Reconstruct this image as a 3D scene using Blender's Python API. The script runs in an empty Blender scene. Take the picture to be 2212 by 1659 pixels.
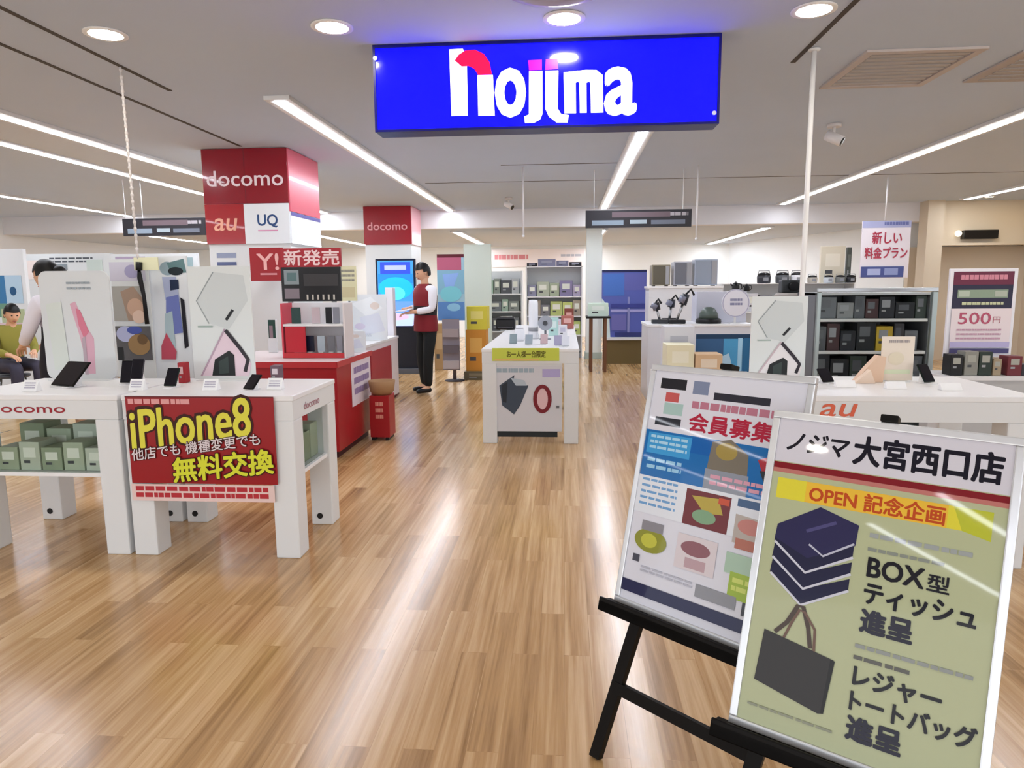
import bpy, bmesh, math, random
from mathutils import Vector, Matrix
random.seed(7)
SC = bpy.context.scene
COL = SC.collection
PI = math.pi

# ------------------------------------------------------------------ camera
F_PX, CXP, CYP, CAM_H = 1500.0, 1106.0, 829.5, 1.42
RW = ((0.99710093, 0.00284983, -0.07603688),
      (0.07567697, -0.14115401, 0.98709095),
      (-0.00791987, -0.98998355, -0.14096046))      # rows: world axes seen from the camera (x right, y down, z ahead)
cd = bpy.data.cameras.new('camera'); cam = bpy.data.objects.new('camera', cd); COL.objects.link(cam)
cd.sensor_width = 36.0; cd.lens = F_PX / 2212 * 36.0; cd.clip_start = 0.05; cd.clip_end = 100
m = Matrix.Identity(4)
for r in range(3):
    m[r][0] = RW[r][0]; m[r][1] = -RW[r][1]; m[r][2] = -RW[r][2]
m[2][3] = CAM_H
cam.matrix_world = m
SC.camera = cam

# ------------------------------------------------------------------ world, exposure
W = bpy.data.worlds.new('world'); SC.world = W; W.use_nodes = True
bg = W.node_tree.nodes['Background']; bg.inputs[0].default_value = (0.94, 0.97, 1.0, 1); bg.inputs[1].default_value = 2.6
SC.view_settings.view_transform = 'Standard'; SC.view_settings.look = 'None'
SC.view_settings.exposure = 0.0; SC.view_settings.gamma = 1.0
STRIP_E, DOWN_E = 35.0, 95.0

CEIL, LOWC = 2.8, 2.47


def at(x, y, Y):
    """world point at depth Y seen at photo point (x, y)"""
    a, b = (x - CXP) / F_PX, (y - CYP) / F_PX
    d = [RW[i][0] * a + RW[i][1] * b + RW[i][2] for i in range(3)]
    t = Y / d[1]
    return Vector((d[0] * t, Y, CAM_H + d[2] * t))


def rectY(x0, y0, x1, y1, Y):
    xm, ym = (x0 + x1) / 2, (y0 + y1) / 2
    return at(x0, ym, Y).x, at(x1, ym, Y).x, at(xm, y0, Y).z, at(xm, y1, Y).z


# ------------------------------------------------------------------ materials
def lin(c):
    if isinstance(c, str):
        c = tuple(int(c[i:i + 2], 16) for i in (0, 2, 4))
    o = []
    for v in c[:3]:
        v /= 255.0
        o.append(v / 12.92 if v <= 0.04045 else ((v + 0.055) / 1.055) ** 2.4)
    return (o[0], o[1], o[2], 1.0)


MC = {}


def M(col, rough=0.5, metal=0.0, emit=0.0, alpha=None, coat=0.0, vary=0.04, spec=0.3):
    key = (str(col), rough, metal, emit, alpha, coat, spec)
    if key in MC:
        return MC[key]
    mt = bpy.data.materials.new('m_%s_%d' % (col if isinstance(col, str) else 'c', len(MC)))
    mt.use_nodes = True
    nt = mt.node_tree; b = nt.nodes['Principled BSDF']
    c = lin(col)
    b.inputs['Base Color'].default_value = c
    b.inputs['Metallic'].default_value = metal
    b.inputs['Roughness'].default_value = rough
    b.inputs['Specular IOR Level'].default_value = spec
    if emit:
        b.inputs['Emission Color'].default_value = c
        b.inputs['Emission Strength'].default_value = emit
    else:
        tc = nt.nodes.new('ShaderNodeTexCoord'); nz = nt.nodes.new('ShaderNodeTexNoise')
        nz.inputs['Scale'].default_value = 9.0; nz.inputs['Detail'].default_value = 3.0
        nt.links.new(tc.outputs['Object'], nz.inputs['Vector'])
        mr = nt.nodes.new('ShaderNodeMapRange')
        mr.inputs[3].default_value = max(0.02, rough - vary); mr.inputs[4].default_value = min(1, rough + vary)
        nt.links.new(nz.outputs['Fac'], mr.inputs[0]); nt.links.new(mr.outputs[0], b.inputs['Roughness'])
    if coat:
        b.inputs['Coat Weight'].default_value = coat; b.inputs['Coat Roughness'].default_value = 0.03
    if alpha is not None:
        b.inputs['Transmission Weight'].default_value = 1.0
        b.inputs['IOR'].default_value = 1.05
        b.inputs['Roughness'].default_value = 0.02
        for l in list(b.inputs['Roughness'].links):
            nt.links.remove(l)
    MC[key] = mt
    return mt


def floor_material():
    mt = bpy.data.materials.new('wood_floor'); mt.use_nodes = True
    nt = mt.node_tree; N = nt.nodes.new; L = nt.links.new
    b = nt.nodes['Principled BSDF']
    tc = N('ShaderNodeTexCoord'); mp = N('ShaderNodeMapping')
    mp.inputs['Rotation'].default_value = (0, 0, PI / 2)
    L(tc.outputs['Object'], mp.inputs['Vector'])
    br = N('ShaderNodeTexBrick')
    br.offset = 0.37; br.squash = 1.0
    br.inputs['Scale'].default_value = 1.0
    br.inputs['Brick Width'].default_value = 0.92; br.inputs['Row Height'].default_value = 0.1
    br.inputs['Mortar Size'].default_value = 0.0012; br.inputs['Mortar Smooth'].default_value = 0.3
    br.inputs['Bias'].default_value = 0.0
    br.inputs['Color1'].default_value = (0.0, 0.0, 0.0, 1); br.inputs['Color2'].default_value = (1, 1, 1, 1)
    br.inputs['Mortar'].default_value = (0.2, 0.2, 0.2, 1)
    L(mp.outputs[0], br.inputs['Vector'])
    mp2 = N('ShaderNodeMapping'); mp2.inputs['Scale'].default_value = (34, 1.1, 1)
    L(tc.outputs['Object'], mp2.inputs['Vector'])
    # shift the grain per plank
    add = N('ShaderNodeVectorMath'); add.operation = 'ADD'
    sc = N('ShaderNodeVectorMath'); sc.operation = 'SCALE'; sc.inputs['Scale'].default_value = 13.0
    L(br.outputs['Color'], sc.inputs[0]); L(mp2.outputs[0], add.inputs[0]); L(sc.outputs[0], add.inputs[1])
    nz = N('ShaderNodeTexNoise'); nz.inputs['Scale'].default_value = 1.0; nz.inputs['Detail'].default_value = 6; nz.inputs['Roughness'].default_value = 0.6
    L(add.outputs[0], nz.inputs['Vector'])
    mix = N('ShaderNodeMath'); mix.operation = 'MULTIPLY_ADD'; mix.inputs[1].default_value = 0.22
    L(br.outputs['Color'], mix.inputs[0])
    ml = N('ShaderNodeMath'); ml.operation = 'MULTIPLY'; ml.inputs[1].default_value = 0.8
    L(nz.outputs['Fac'], ml.inputs[0]); L(ml.outputs[0], mix.inputs[2])
    cr = N('ShaderNodeValToRGB')
    e = cr.color_ramp.elements
    e[0].position = 0.22; e[0].color = lin('86623e')
    e[1].position = 0.86; e[1].color = lin('f2d2a6')
    x = e.new(0.48); x.color = lin('c29a69')
    L(mix.outputs[0], cr.inputs[0])
    L(cr.outputs[0], b.inputs['Base Color'])
    rr = N('ShaderNodeMapRange'); rr.inputs[3].default_value = 0.15; rr.inputs[4].default_value = 0.25
    L(nz.outputs['Fac'], rr.inputs[0]); L(rr.outputs[0], b.inputs['Roughness'])
    b.inputs['Specular IOR Level'].default_value = 0.6
    bp = N('ShaderNodeBump'); bp.inputs['Strength'].default_value = 0.03; bp.inputs['Distance'].default_value = 0.002
    L(nz.outputs['Fac'], bp.inputs['Height']); L(bp.outputs[0], b.inputs['Normal'])
    return mt


def plaster(col, rough=0.8):
    mt = bpy.data.materials.new('plaster_' + col); mt.use_nodes = True
    nt = mt.node_tree; b = nt.nodes['Principled BSDF']; N = nt.nodes.new; L = nt.links.new
    tc = N('ShaderNodeTexCoord'); nz = N('ShaderNodeTexNoise'); nz.inputs['Scale'].default_value = 1.3; nz.inputs['Detail'].default_value = 4
    L(tc.outputs['Object'], nz.inputs['Vector'])
    cr = N('ShaderNodeValToRGB'); c = lin(col)
    cr.color_ramp.elements[0].color = tuple(v * 0.94 for v in c[:3]) + (1,); cr.color_ramp.elements[1].color = c
    L(nz.outputs['Fac'], cr.inputs[0]); L(cr.outputs[0], b.inputs['Base Color'])
    b.inputs['Roughness'].default_value = rough
    return mt


WHITE = M('eeeef0', 0.35); WHITE2 = M('e2e4e6', 0.45); GREY = M('9a9ca0', 0.45); DGREY = M('4a4c50', 0.5)
BLACK = M('121214', 0.4); BLACKGL = M('08080a', 0.12); RED = M('a8121f', 0.35); METAL = M('b8babd', 0.3, 0.9)
GLASS = M('f4faf8', 0.02, alpha=1); SKIN = M('d9a98a', 0.55); HAIR = M('0d0b0b', 0.45)


# ------------------------------------------------------------------ mesh building
class MB:
    def __init__(s):
        s.bm = bmesh.new()

    def box(s, x0, x1, y0, y1, z0, z1, mi=0, bev=0.0):
        vs = [s.bm.verts.new(p) for p in ((x0, y0, z0), (x1, y0, z0), (x1, y1, z0), (x0, y1, z0), (x0, y0, z1), (x1, y0, z1), (x1, y1, z1), (x0, y1, z1))]
        fs = [s.bm.faces.new([vs[i] for i in q]) for q in ((3, 2, 1, 0), (4, 5, 6, 7), (0, 1, 5, 4), (1, 2, 6, 5), (2, 3, 7, 6), (3, 0, 4, 7))]
        for f in fs: f.material_index = mi
        if bev:
            es = list({e for f in fs for e in f.edges})
            r = bmesh.ops.bevel(s.bm, geom=es, offset=bev, segments=2, affect='EDGES', profile=0.6)
            for f in r['faces']: f.material_index = mi
        return s

    def obox(s, o, ex, ey, ez, mi=0, bev=0.0):
        o, ex, ey, ez = Vector(o), Vector(ex), Vector(ey), Vector(ez)
        n0 = len(s.bm.verts)
        s.bm.verts.ensure_lookup_table()
        before = set(s.bm.verts)
        s.box(0, 1, 0, 1, 0, 1, mi, 0)
        new = [v for v in s.bm.verts if v not in before]
        for v in new:
            c = v.co.copy(); v.co = o + ex * c.x + ey * c.y + ez * c.z
        if bev:
            es = list({e for v in new for e in v.link_edges})
            bmesh.ops.bevel(s.bm, geom=es, offset=bev, segments=2, affect='EDGES', profile=0.6)
        return s

    def tube(s, pts, r, n=8, mi=0, caps=True):
        pts = [Vector(p) for p in pts]
        rs = r if isinstance(r, (list, tuple)) else [r] * len(pts)
        rings = []
        prev = None
        for i, p in enumerate(pts):
            d = (pts[min(i + 1, len(pts) - 1)] - pts[max(i - 1, 0)]).normalized()
            if prev is None:
                a = Vector((0, 0, 1)) if abs(d.z) < 0.9 else Vector((1, 0, 0))
                u = d.cross(a).normalized()
            else:
                u = (prev - d * prev.dot(d)).normalized()
            prev = u
            v = d.cross(u)
            rings.append([s.bm.verts.new(p + (u * math.cos(2 * PI * k / n) + v * math.sin(2 * PI * k / n)) * rs[i]) for k in range(n)])
        for a, b in zip(rings, rings[1:]):
            for k in range(n):
                f = s.bm.faces.new((a[k], a[(k + 1) % n], b[(k + 1) % n], b[k])); f.material_index = mi; f.smooth = n > 6
        if caps:
            s.bm.faces.new(rings[0][::-1]).material_index = mi
            s.bm.faces.new(rings[-1]).material_index = mi
        return s

    def lathe(s, o, prof, n=20, mi=0, sx=1.0, sy=1.0):
        rings = []
        for r, z in prof:
            rings.append([s.bm.verts.new((o[0] + max(r, 1e-4) * sx * math.cos(2 * PI * k / n), o[1] + max(r, 1e-4) * sy * math.sin(2 * PI * k / n), o[2] + z)) for k in range(n)])
        for a, b in zip(rings, rings[1:]):
            for k in range(n):
                f = s.bm.faces.new((a[k], a[(k + 1) % n], b[(k + 1) % n], b[k])); f.material_index = mi; f.smooth = True
        s.bm.faces.new(rings[0][::-1]).material_index = mi
        s.bm.faces.new(rings[-1]).material_index = mi
        return s

    def prism(s, poly, o, ex, ey, n, depth, mi=0):
        """poly (u,v) on plane o+u*ex+v*ey, extruded by depth along -n"""
        o, ex, ey, n = Vector(o), Vector(ex), Vector(ey), Vector(n)
        a = [s.bm.verts.new(o + ex * u + ey * v) for u, v in poly]
        b = [s.bm.verts.new(o + ex * u + ey * v - n * depth) for u, v in poly]
        s.bm.faces.new(a).material_index = mi; s.bm.faces.new(b[::-1]).material_index = mi
        k = len(poly)
        for i in range(k):
            s.bm.faces.new((a[i], b[i], b[(i + 1) % k], a[(i + 1) % k])).material_index = mi
        return s

    def ball(s, c, rx, ry=None, rz=None, n=14, mi=0):
        ry = ry or rx; rz = rz or rx
        r = bmesh.ops.create_uvsphere(s.bm, u_segments=n, v_segments=max(6, n * 2 // 3), radius=1)
        for v in r['verts']:
            v.co = Vector((c[0] + v.co.x * rx, c[1] + v.co.y * ry, c[2] + v.co.z * rz))
            for f in v.link_faces: f.smooth = True; f.material_index = mi
        return s


ORG = {}


def tag(o, label=None, cat=None, group=None, kind=None):
    if label: o['label'] = label
    if cat: o['category'] = cat
    if group: o['group'] = group
    if kind: o['kind'] = kind
    return o


def obj(name, mb, mats, parent=None, label=None, recalc=True):
    bm = mb.bm if isinstance(mb, MB) else mb
    if recalc: bmesh.ops.recalc_face_normals(bm, faces=bm.faces[:])
    off = ORG[parent.name] if parent else None
    if off is None:
        # origin at the base centre
        xs = [v.co for v in bm.verts]
        off = Vector(((min(c.x for c in xs) + max(c.x for c in xs)) / 2, (min(c.y for c in xs) + max(c.y for c in xs)) / 2, min(c.z for c in xs)))
    for v in bm.verts: v.co -= off
    me = bpy.data.meshes.new(name); bm.to_mesh(me); bm.free()
    for mt in (mats if isinstance(mats, (list, tuple)) else [mats]): me.materials.append(mt)
    o = bpy.data.objects.new(name, me); COL.objects.link(o)
    ORG[o.name] = off
    if parent: o.parent = parent
    else: o.location = off
    if label: o['label'] = label
    return o


def thing(name, label, cat, loc, group=None):
    o = bpy.data.objects.new(name, None); COL.objects.link(o)
    o.empty_display_size = 0.05
    o.location = loc; ORG[o.name] = Vector(loc)
    return tag(o, label, cat, group)


def struct(name, mb, mats):
    return tag(obj(name, mb, mats), kind='structure')


def dup(root, dloc, label=None, group=None):
    r = root.copy(); COL.objects.link(r); r.location = root.location + Vector(dloc)
    if label: r['label'] = label
    if group: r['group'] = group
    ORG[r.name] = ORG[root.name] + Vector(dloc)
    for ch in list(root.children):
        c = ch.copy(); COL.objects.link(c); c.parent = r
        ORG[c.name] = ORG[r.name]
        for g in list(ch.children):
            d = g.copy(); COL.objects.link(d); d.parent = c
            ORG[d.name] = ORG[r.name]
    return r


# ------------------------------------------------------------------ lettering
TC = {}


def text_geo(s, bold=0.0, shear=0.0, res=3):
    key = (s, bold, shear)
    if key in TC: return TC[key]
    cu = bpy.data.curves.new('t', 'FONT'); cu.body = s; cu.size = 1.0; cu.resolution_u = res; cu.offset = bold; cu.shear = shear
    o = bpy.data.objects.new('t', cu); COL.objects.link(o)
    dg = bpy.context.evaluated_depsgraph_get()
    me = bpy.data.meshes.new_from_object(o.evaluated_get(dg), depsgraph=dg)
    vs = [(v.co.x, v.co.y) for v in me.vertices]; fs = [tuple(p.vertices) for p in me.polygons]
    bpy.data.objects.remove(o); bpy.data.curves.remove(cu); bpy.data.meshes.remove(me)
    if vs:
        x0 = min(v[0] for v in vs); x1 = max(v[0] for v in vs); y0 = min(v[1] for v in vs); y1 = max(v[1] for v in vs)
        vs = [((v[0] - x0) / max(x1 - x0, 1e-6), 1 - (v[1] - y0) / max(y1 - y0, 1e-6)) for v in vs]
    TC[key] = (vs, fs)
    return TC[key]


class Print:
    """flat artwork on a sheet: o is the top-left corner, ex/ey span it (right, down), nrm looks out; u,v run 0..1"""
    def __init__(s, o, ex, ey, nrm, step=0.0005):
        s.o, s.ex, s.ey, s.n = Vector(o), Vector(ex), Vector(ey), Vector(nrm).normalized()
        s.bm = bmesh.new(); s.mats = []; s.k = 1; s.step = step

    def mi(s, m):
        if isinstance(m, (str, tuple)): m = M(m, 0.45)
        if m not in s.mats: s.mats.append(m)
        return s.mats.index(m)

    def P(s, u, v):
        return s.o + s.ex * u + s.ey * v + s.n * (s.k * s.step)

    def poly(s, pts, m):
        i = s.mi(m)
        f = s.bm.faces.new([s.bm.verts.new(s.P(u, v)) for u, v in pts]); f.material_index = i
        f.normal_update()
        if f.normal.dot(s.n) < 0: f.normal_flip()
        s.k += 1
        return s

    def rect(s, u0, v0, u1, v1, m):
        return s.poly(((u0, v0), (u1, v0), (u1, v1), (u0, v1)), m)

    def ell(s, cu, cv, ru, rv, m, n=24):
        return s.poly([(cu + ru * math.cos(2 * PI * k / n), cv + rv * math.sin(2 * PI * k / n)) for k in range(n)], m)

    def line(s, pts, w, m, asp=None):
        """band along pts, w in u units; asp = width/height of the sheet"""
        asp = asp or s.ex.length / s.ey.length
        L, R = [], []
        for i, p in enumerate(pts):
            a = pts[max(i - 1, 0)]; b = pts[min(i + 1, len(pts) - 1)]
            dx, dy = (b[0] - a[0]) * asp, (b[1] - a[1]); l = math.hypot(dx, dy) or 1
            nx, ny = -dy / l / asp, dx / l
            L.append((p[0] + nx * w * asp / 2, p[1] + ny * w * asp / 2)); R.append((p[0] - nx * w * asp / 2, p[1] - ny * w * asp / 2))
        for i in range(len(pts) - 1):
            s.poly((L[i], L[i + 1], R[i + 1], R[i]), m); s.k -= 1
        s.k += 1
        return s

    def ring(s, cu, cv, ru, rv, w, m, n=28):
        return s.line([(cu + ru * math.cos(2 * PI * k / n), cv + rv * math.sin(2 * PI * k / n)) for k in range(n + 1)], w, m)

    def text(s, t, u0, v0, u1, v1, m, bold=0.0, shear=0.0, slope=0.0):
        if bold > 0:
            h = bold * abs(v1 - v0) * s.ey.length * 0.9
            du, dv = h / s.ex.length, h / s.ey.length
            for a, b in ((-1, -1), (1, -1), (-1, 1), (1, 1), (0, -1.3), (0, 1.3), (-1.3, 0), (1.3, 0)):
                s.text(t, u0 + a * du, v0 + b * dv, u1 + a * du, v1 + b * dv, m, 0.0, shear, slope); s.k -= 0.9
            s.k += 0.3
        vs, fs = text_geo(t, 0.0, shear); i = s.mi(m)
        V = [s.bm.verts.new(s.P(u0 + a * (u1 - u0), v0 + b * (v1 - v0) + slope * a)) for a, b in vs]
        for f in fs:
            try:
                g = s.bm.faces.new([V[q] for q in f])
            except ValueError:
                continue
            g.material_index = i; g.normal_update()
            if g.normal.dot(s.n) < 0: g.normal_flip()
        s.k += 1
        return s

    def lines(s, u0, v0, u1, v1, n, m, fill=0.5, seed=0):
        rnd = random.Random(seed)
        h = (v1 - v0) / n
        for k in range(n):
            u = u0
            while u < u1 - 0.01:
                w = min(rnd.uniform(0.03, 0.09), u1 - u)
                s.rect(u, v0 + k * h, u + w * 0.85, v0 + k * h + h * fill, m); s.k -= 1
                u += w
        s.k += 1
        return s

    def done(s, name, parent, label=None):
        return obj(name, s.bm, s.mats, parent, label, recalc=False)


def front(X0, X1, Z0, Z1, Y):
    """sheet frame facing the viewer (-Y): args for Print; Z1 top"""
    return Vector((X0, Y, Z1)), Vector((X1 - X0, 0, 0)), Vector((0, 0, Z0 - Z1)), Vector((0, -1, 0))


def panel(name, label, cat, X0, X1, Z0, Z1, Y, th, mat, pname='board', bev=0.003, group=None, zbase=None):
    t = thing(name, label, cat, ((X0 + X1) / 2, Y + th / 2, Z0 if zbase is None else zbase), group)
    obj(pname, MB().box(X0, X1, Y, Y + th, Z0, Z1, 0, bev), mat, t)
    return t


# ================================================================== ROOM
struct('floor', MB().box(-11, 10, -7, 19.4, -0.1, 0), floor_material())
ceil_m = plaster('c8d4e6')
struct('ceiling', MB().box(-11, 10, -7, 13.0, CEIL, CEIL + 0.12), ceil_m)
struct('trim_1', MB().box(-11, 10, 13.0, 13.25, LOWC, CEIL + 0.12), plaster('e4e2e4'))          # beam
struct('trim_2', MB().box(-11, 10, 13.25, 19.4, LOWC, LOWC + 0.12), plaster('c6ced8'))          # lower ceiling
struct('wall_back', MB().box(-11, 10, 19.2, 19.4, 0, LOWC), plaster('f6f8f6'))
struct('wall_left', MB().box(-11.1, -10.9, -1, 19.4, 0, CEIL), plaster('eceef0'))
struct('wall_right', MB().prism(((4.35, 19.2), (6.2, 13.42), (8.2, 13.42), (8.2, 19.2)), (0, 0, LOWC), (1, 0, 0), (0, 1, 0), (0, 0, 1), LOWC), plaster('f2f5f6'))
struct('wall_corner', MB().box(8.2, 8.4, 3, 19.2, 0, CEIL), plaster('d9c9b4'))
beige = plaster('d8cab4')
wb = MB(); wb.box(6.2, 6.47, 12.7, 13.0, 0, CEIL)
wb.box(6.47, 8.2, 12.85, 13.0, 2.08, CEIL); wb.box(6.47, 8.2, 12.72, 13.0, 2.04, 2.08); wb.box(6.2, 8.2, 13.26, 13.4, 0, 2.04)
struct('wall_beige', wb, beige)
# ceiling grooves
n = 3
for (x0, x1, y0, y1) in ((-2.80, -2.77, 3.3, 4.95), (-3.215, -3.185, 2.5, 6.9), (1.415, 1.445, 3.0, 4.75), (-0.75, 0.6, 8.3, 8.315), (-1.9, 6.0, 9.6, 9.612)):
    struct('trim_%d' % n, MB().box(x0, x1, y0, y1, CEIL - 0.004, CEIL + 0.02), M('4f4844', 0.7)); n += 1


# ------------------------------------------------------------------ ceiling lights
EM = M('f0f5ff', 0.5, emit=STRIP_E)
DE = M('fff8ea', 0.5, emit=DOWN_E)


def strip(x, y0, y1, z, label, w=0.085):
    t = thing('strip_light', label, 'ceiling light', (x, (y0 + y1) / 2, z), 'long white strip lights on the ceiling')
    h = MB()
    for sx in (-1, 1):
        h.box(x + sx * w / 2, x + sx * (w / 2 + 0.055), y0 - 0.05, y1 + 0.05, z - 0.03, z - 0.001)
    h.box(x - w / 2, x + w / 2, y0 - 0.05, y0, z - 0.03, z - 0.001); h.box(x - w / 2, x + w / 2, y1, y1 + 0.05, z - 0.03, z - 0.001)
    obj('housing', h, M('dcdcdc', 0.4), t)
    obj('diffuser', MB().box(x - w / 2, x + w / 2, y0, y1, z - 0.035, z - 0.005), EM, t)
    return t


strip(-2.10, 5.2, 12.9, CEIL, 'long strip light left of the blue sign, above the aisle by the red column')
strip(0.69, 5.2, 12.9, CEIL, 'long strip light running out from behind the blue sign over the centre aisle')
strip(3.76, 5.2, 12.7, CEIL, 'long strip light right of the white ceiling pole on the right')
strip(6.65, 5.2, 12.4, CEIL, 'far right strip light ending at the beige wall')
strip(-4.45, 5.0, 12.9, CEIL, 'upper of the two close strip lights at the left, meeting the red column')
strip(-5.28, 5.0, 12.9, CEIL, 'lower of the two close strip lights at the left, meeting the red column')
strip(-8.25, 6.0, 12.9, CEIL, 'leftmost and lowest long strip light on the main ceiling')
strip(-2.10, 13.6, 18.8, LOWC, 'strip light on the lower ceiling beyond the beam, right of the small red block', 0.13)
strip(0.69, 13.6, 18.8, LOWC, 'strip light on the lower ceiling beyond the dark hanging sign', 0.13)
strip(3.76, 13.6, 18.8, LOWC, 'strip light on the lower ceiling beside the right white wall', 0.13)
strip(-5.0, 13.6, 18.8, LOWC, 'strip light on the lower ceiling left behind the red column', 0.13)
strip(-8.25, 13.6, 18.8, LOWC, 'strip light on the lower ceiling at the far left', 0.13)
# light grey channel between the two close strips
tag(obj('lighting_channel', MB().box(-5.17, -4.56, 5.0, 12.9, CEIL - 0.02, CEIL - 0.001), M('c9ccd0', 0.5)),
    'flat pale grey ceiling channel between the two close strip lights', 'lighting channel')


def downlight(x, y, label):
    t = thing('downlight', label, 'ceiling light', (x, y, CEIL), 'round downlights in a row')
    obj('trim_ring', MB().lathe((x, y, CEIL - 0.008), ((0.085, 0.0), (0.112, 0.0), (0.112, 0.007), (0.085, 0.007)), 28), M('f2f0ee', 0.4), t)
    obj('lamp', MB().lathe((x, y, CEIL - 0.012), ((0.05, 0.0), (0.085, 0.003), (0.085, 0.011)), 28), DE, t)
    return t


for x, y, l in ((-2.51, 3.85, 'leftmost round downlight above the left display tables'), (-1.25, 3.87, 'round downlight just left of the blue sign'),
             (-0.01, 3.87, 'round downlight right in front of the blue sign'), (1.26, 3.88, 'round downlight right of the blue sign beside the dark ceiling groove')):
    downlight(x, y, l)
# unseen corridor lamps, added to light the front of the shop
for i, (x, y) in enumerate(((-2.5, 1.2), (0.0, 1.2), (2.5, 1.2), (-2.5, -1.6), (0.0, -1.6), (2.5, -1.6), (-3.8, 3.86), (2.52, 3.88), (3.8, 3.88))):
    t = downlight(x, y, 'added corridor downlight outside the picture, lighting the front of the shop')

# strip lights of the corridor behind the camera (they mirror in the glossy posters)
for x, a, b in ((-2.07, -6.6, -2.6), (-3.26, -6.6, -3.3), (-7.35, -3.0, 2.2), (-10.5, -4.0, 1.5), (1.0, -6.6, -3.0)):
    strip(x, a, b, CEIL, 'corridor strip light outside the picture, behind the place the photograph is taken from', 0.07)

# round air diffuser at the top edge
t = thing('air_diffuser', 'round grey ceiling air outlet cut by the top edge above the blue sign', 'air vent', (-0.05, 3.43, CEIL))
obj('outer_ring', MB().lathe((-0.05, 3.43, CEIL - 0.03), ((0.17, 0.012), (0.2, 0.0), (0.26, 0.016), (0.26, 0.029), (0.17, 0.029)), 36), M('a59d9a', 0.4), t)
obj('cone', MB().lathe((-0.05, 3.43, CEIL - 0.045), ((0.05, 0.0), (0.13, 0.018), (0.13, 0.03), (0.03, 0.043)), 30), M('8d8683', 0.4), t)
# square grille on the right
t = thing('ceiling_vent', 'pale square ceiling vent right of the blue sign', 'air vent', (2.15, 4.95, CEIL))
v = MB()
for a, b, c, d in ((1.8, 2.5, 4.55, 4.6), (1.8, 2.5, 5.3, 5.35), (1.8, 1.85, 4.6, 5.3), (2.45, 2.5, 4.6, 5.3)): v.box(a, b, c, d, CEIL - 0.016, CEIL - 0.001)
obj('frame', v, M('c4bab6', 0.5), t)
v = MB()
for k in range(9): v.box(1.86, 2.44, 4.63 + k * 0.075, 4.675 + k * 0.075, CEIL - 0.012, CEIL - 0.003)
obj('slats', v, M('b8b4b2', 0.5), t)
t = thing('ceiling_vent', 'second pale square ceiling vent at the right, nearer the corner', 'air vent', (3.3, 4.95, CEIL))
obj('frame', MB().box(2.75, 3.6, 4.65, 5.3, CEIL - 0.014, CEIL - 0.001, 0, 0.004), M('b6aca8', 0.5), t)
v = MB()
for k in range(7): v.box(2.82, 3.53, 4.72 + k * 0.08, 4.76 + k * 0.08, CEIL - 0.02, CEIL - 0.0145)
obj('slats', v, M('b0acaa', 0.5), t)


def spot(x, y, label):
    t = thing('spotlight', label, 'spotlight', (x, y, CEIL), 'small white ceiling spotlights')
    obj('mount', MB().lathe((x, y, CEIL - 0.03), ((0.06, 0), (0.06, 0.029)), 18), M('d8d2d0', 0.4), t)
    obj('arm', MB().tube(((x, y, CEIL - 0.03), (x, y, CEIL - 0.1)), 0.014), M('e0dcda', 0.4), t)
    h = MB().tube(((x - 0.05, y + 0.03, CEIL - 0.09), (x + 0.06, y - 0.04, CEIL - 0.16)), 0.045, 14)
    hd = obj('head', h, M('e6e2e2', 0.4), t)
    obj('lens', MB().tube(((x + 0.0605, y - 0.0404, CEIL - 0.1604), (x + 0.066, y - 0.043, CEIL - 0.164)), 0.037, 14), M('1c1a1a', 0.2), t)


spot(2.35, 6.55, 'white spotlight on the ceiling right of the white pole')
spot(-0.9, 11.3, 'tiny white spotlight far back on the ceiling left of the centre')

# ================================================================== BLUE ILLUMINATED SIGN
X0, X1, Y0 = -1.115, 0.865, 4.18
Z1, Z0 = CEIL - 0.002, 2.315
t = thing('illuminated_sign', 'big illuminated blue sign with white and red lettering under the ceiling', 'sign', ((X0 + X1) / 2, Y0 + 0.08, Z0))
fr = MB()
fr.box(X0, X1, Y0 + 0.008, Y0 + 0.16, Z0, Z1, 0, 0.004)
for a in ((X0, X1, Z1 - 0.016, Z1), (X0, X1, Z0, Z0 + 0.014), (X0, X0 + 0.014, Z0 + 0.014, Z1 - 0.016), (X1 - 0.014, X1, Z0 + 0.014, Z1 - 0.016)):
    fr.box(a[0], a[1], Y0 - 0.008, Y0 + 0.008, a[2], a[3])
obj('frame', fr, M('06066a', 0.35), t)
BLUE_E = M('0000ff', 0.15, emit=1.5, coat=0.6)
obj('face_panel', MB().box(X0 + 0.012, X1 - 0.012, Y0, Y0 + 0.007, Z0 + 0.012, Z1 - 0.014), BLUE_E, t)
WH_E = M('f4f6ff', 0.3, emit=1.3); RD_E = M('f01048', 0.3, emit=0.8); MG_E = M('b010a0', 0.3, emit=0.7)
SW, SH = 753.0, 200.0                       # logo drawn on the sign's own grid


def L(x, y):                                # grid of the sign face: 0..1
    return (x, y)


pr = Print(*front(X0, X1, Z0, Z1, Y0), step=0.001)
sx = lambda z: (z - 255) / 1760.0           # zoomed-photo x to sign u
sv = lambda z, x: (z - (243 - (x - 255) * 0.0335)) / 445.0


def lp(pts): return [(sx(a), sv(b, a)) for a, b in pts]


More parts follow.
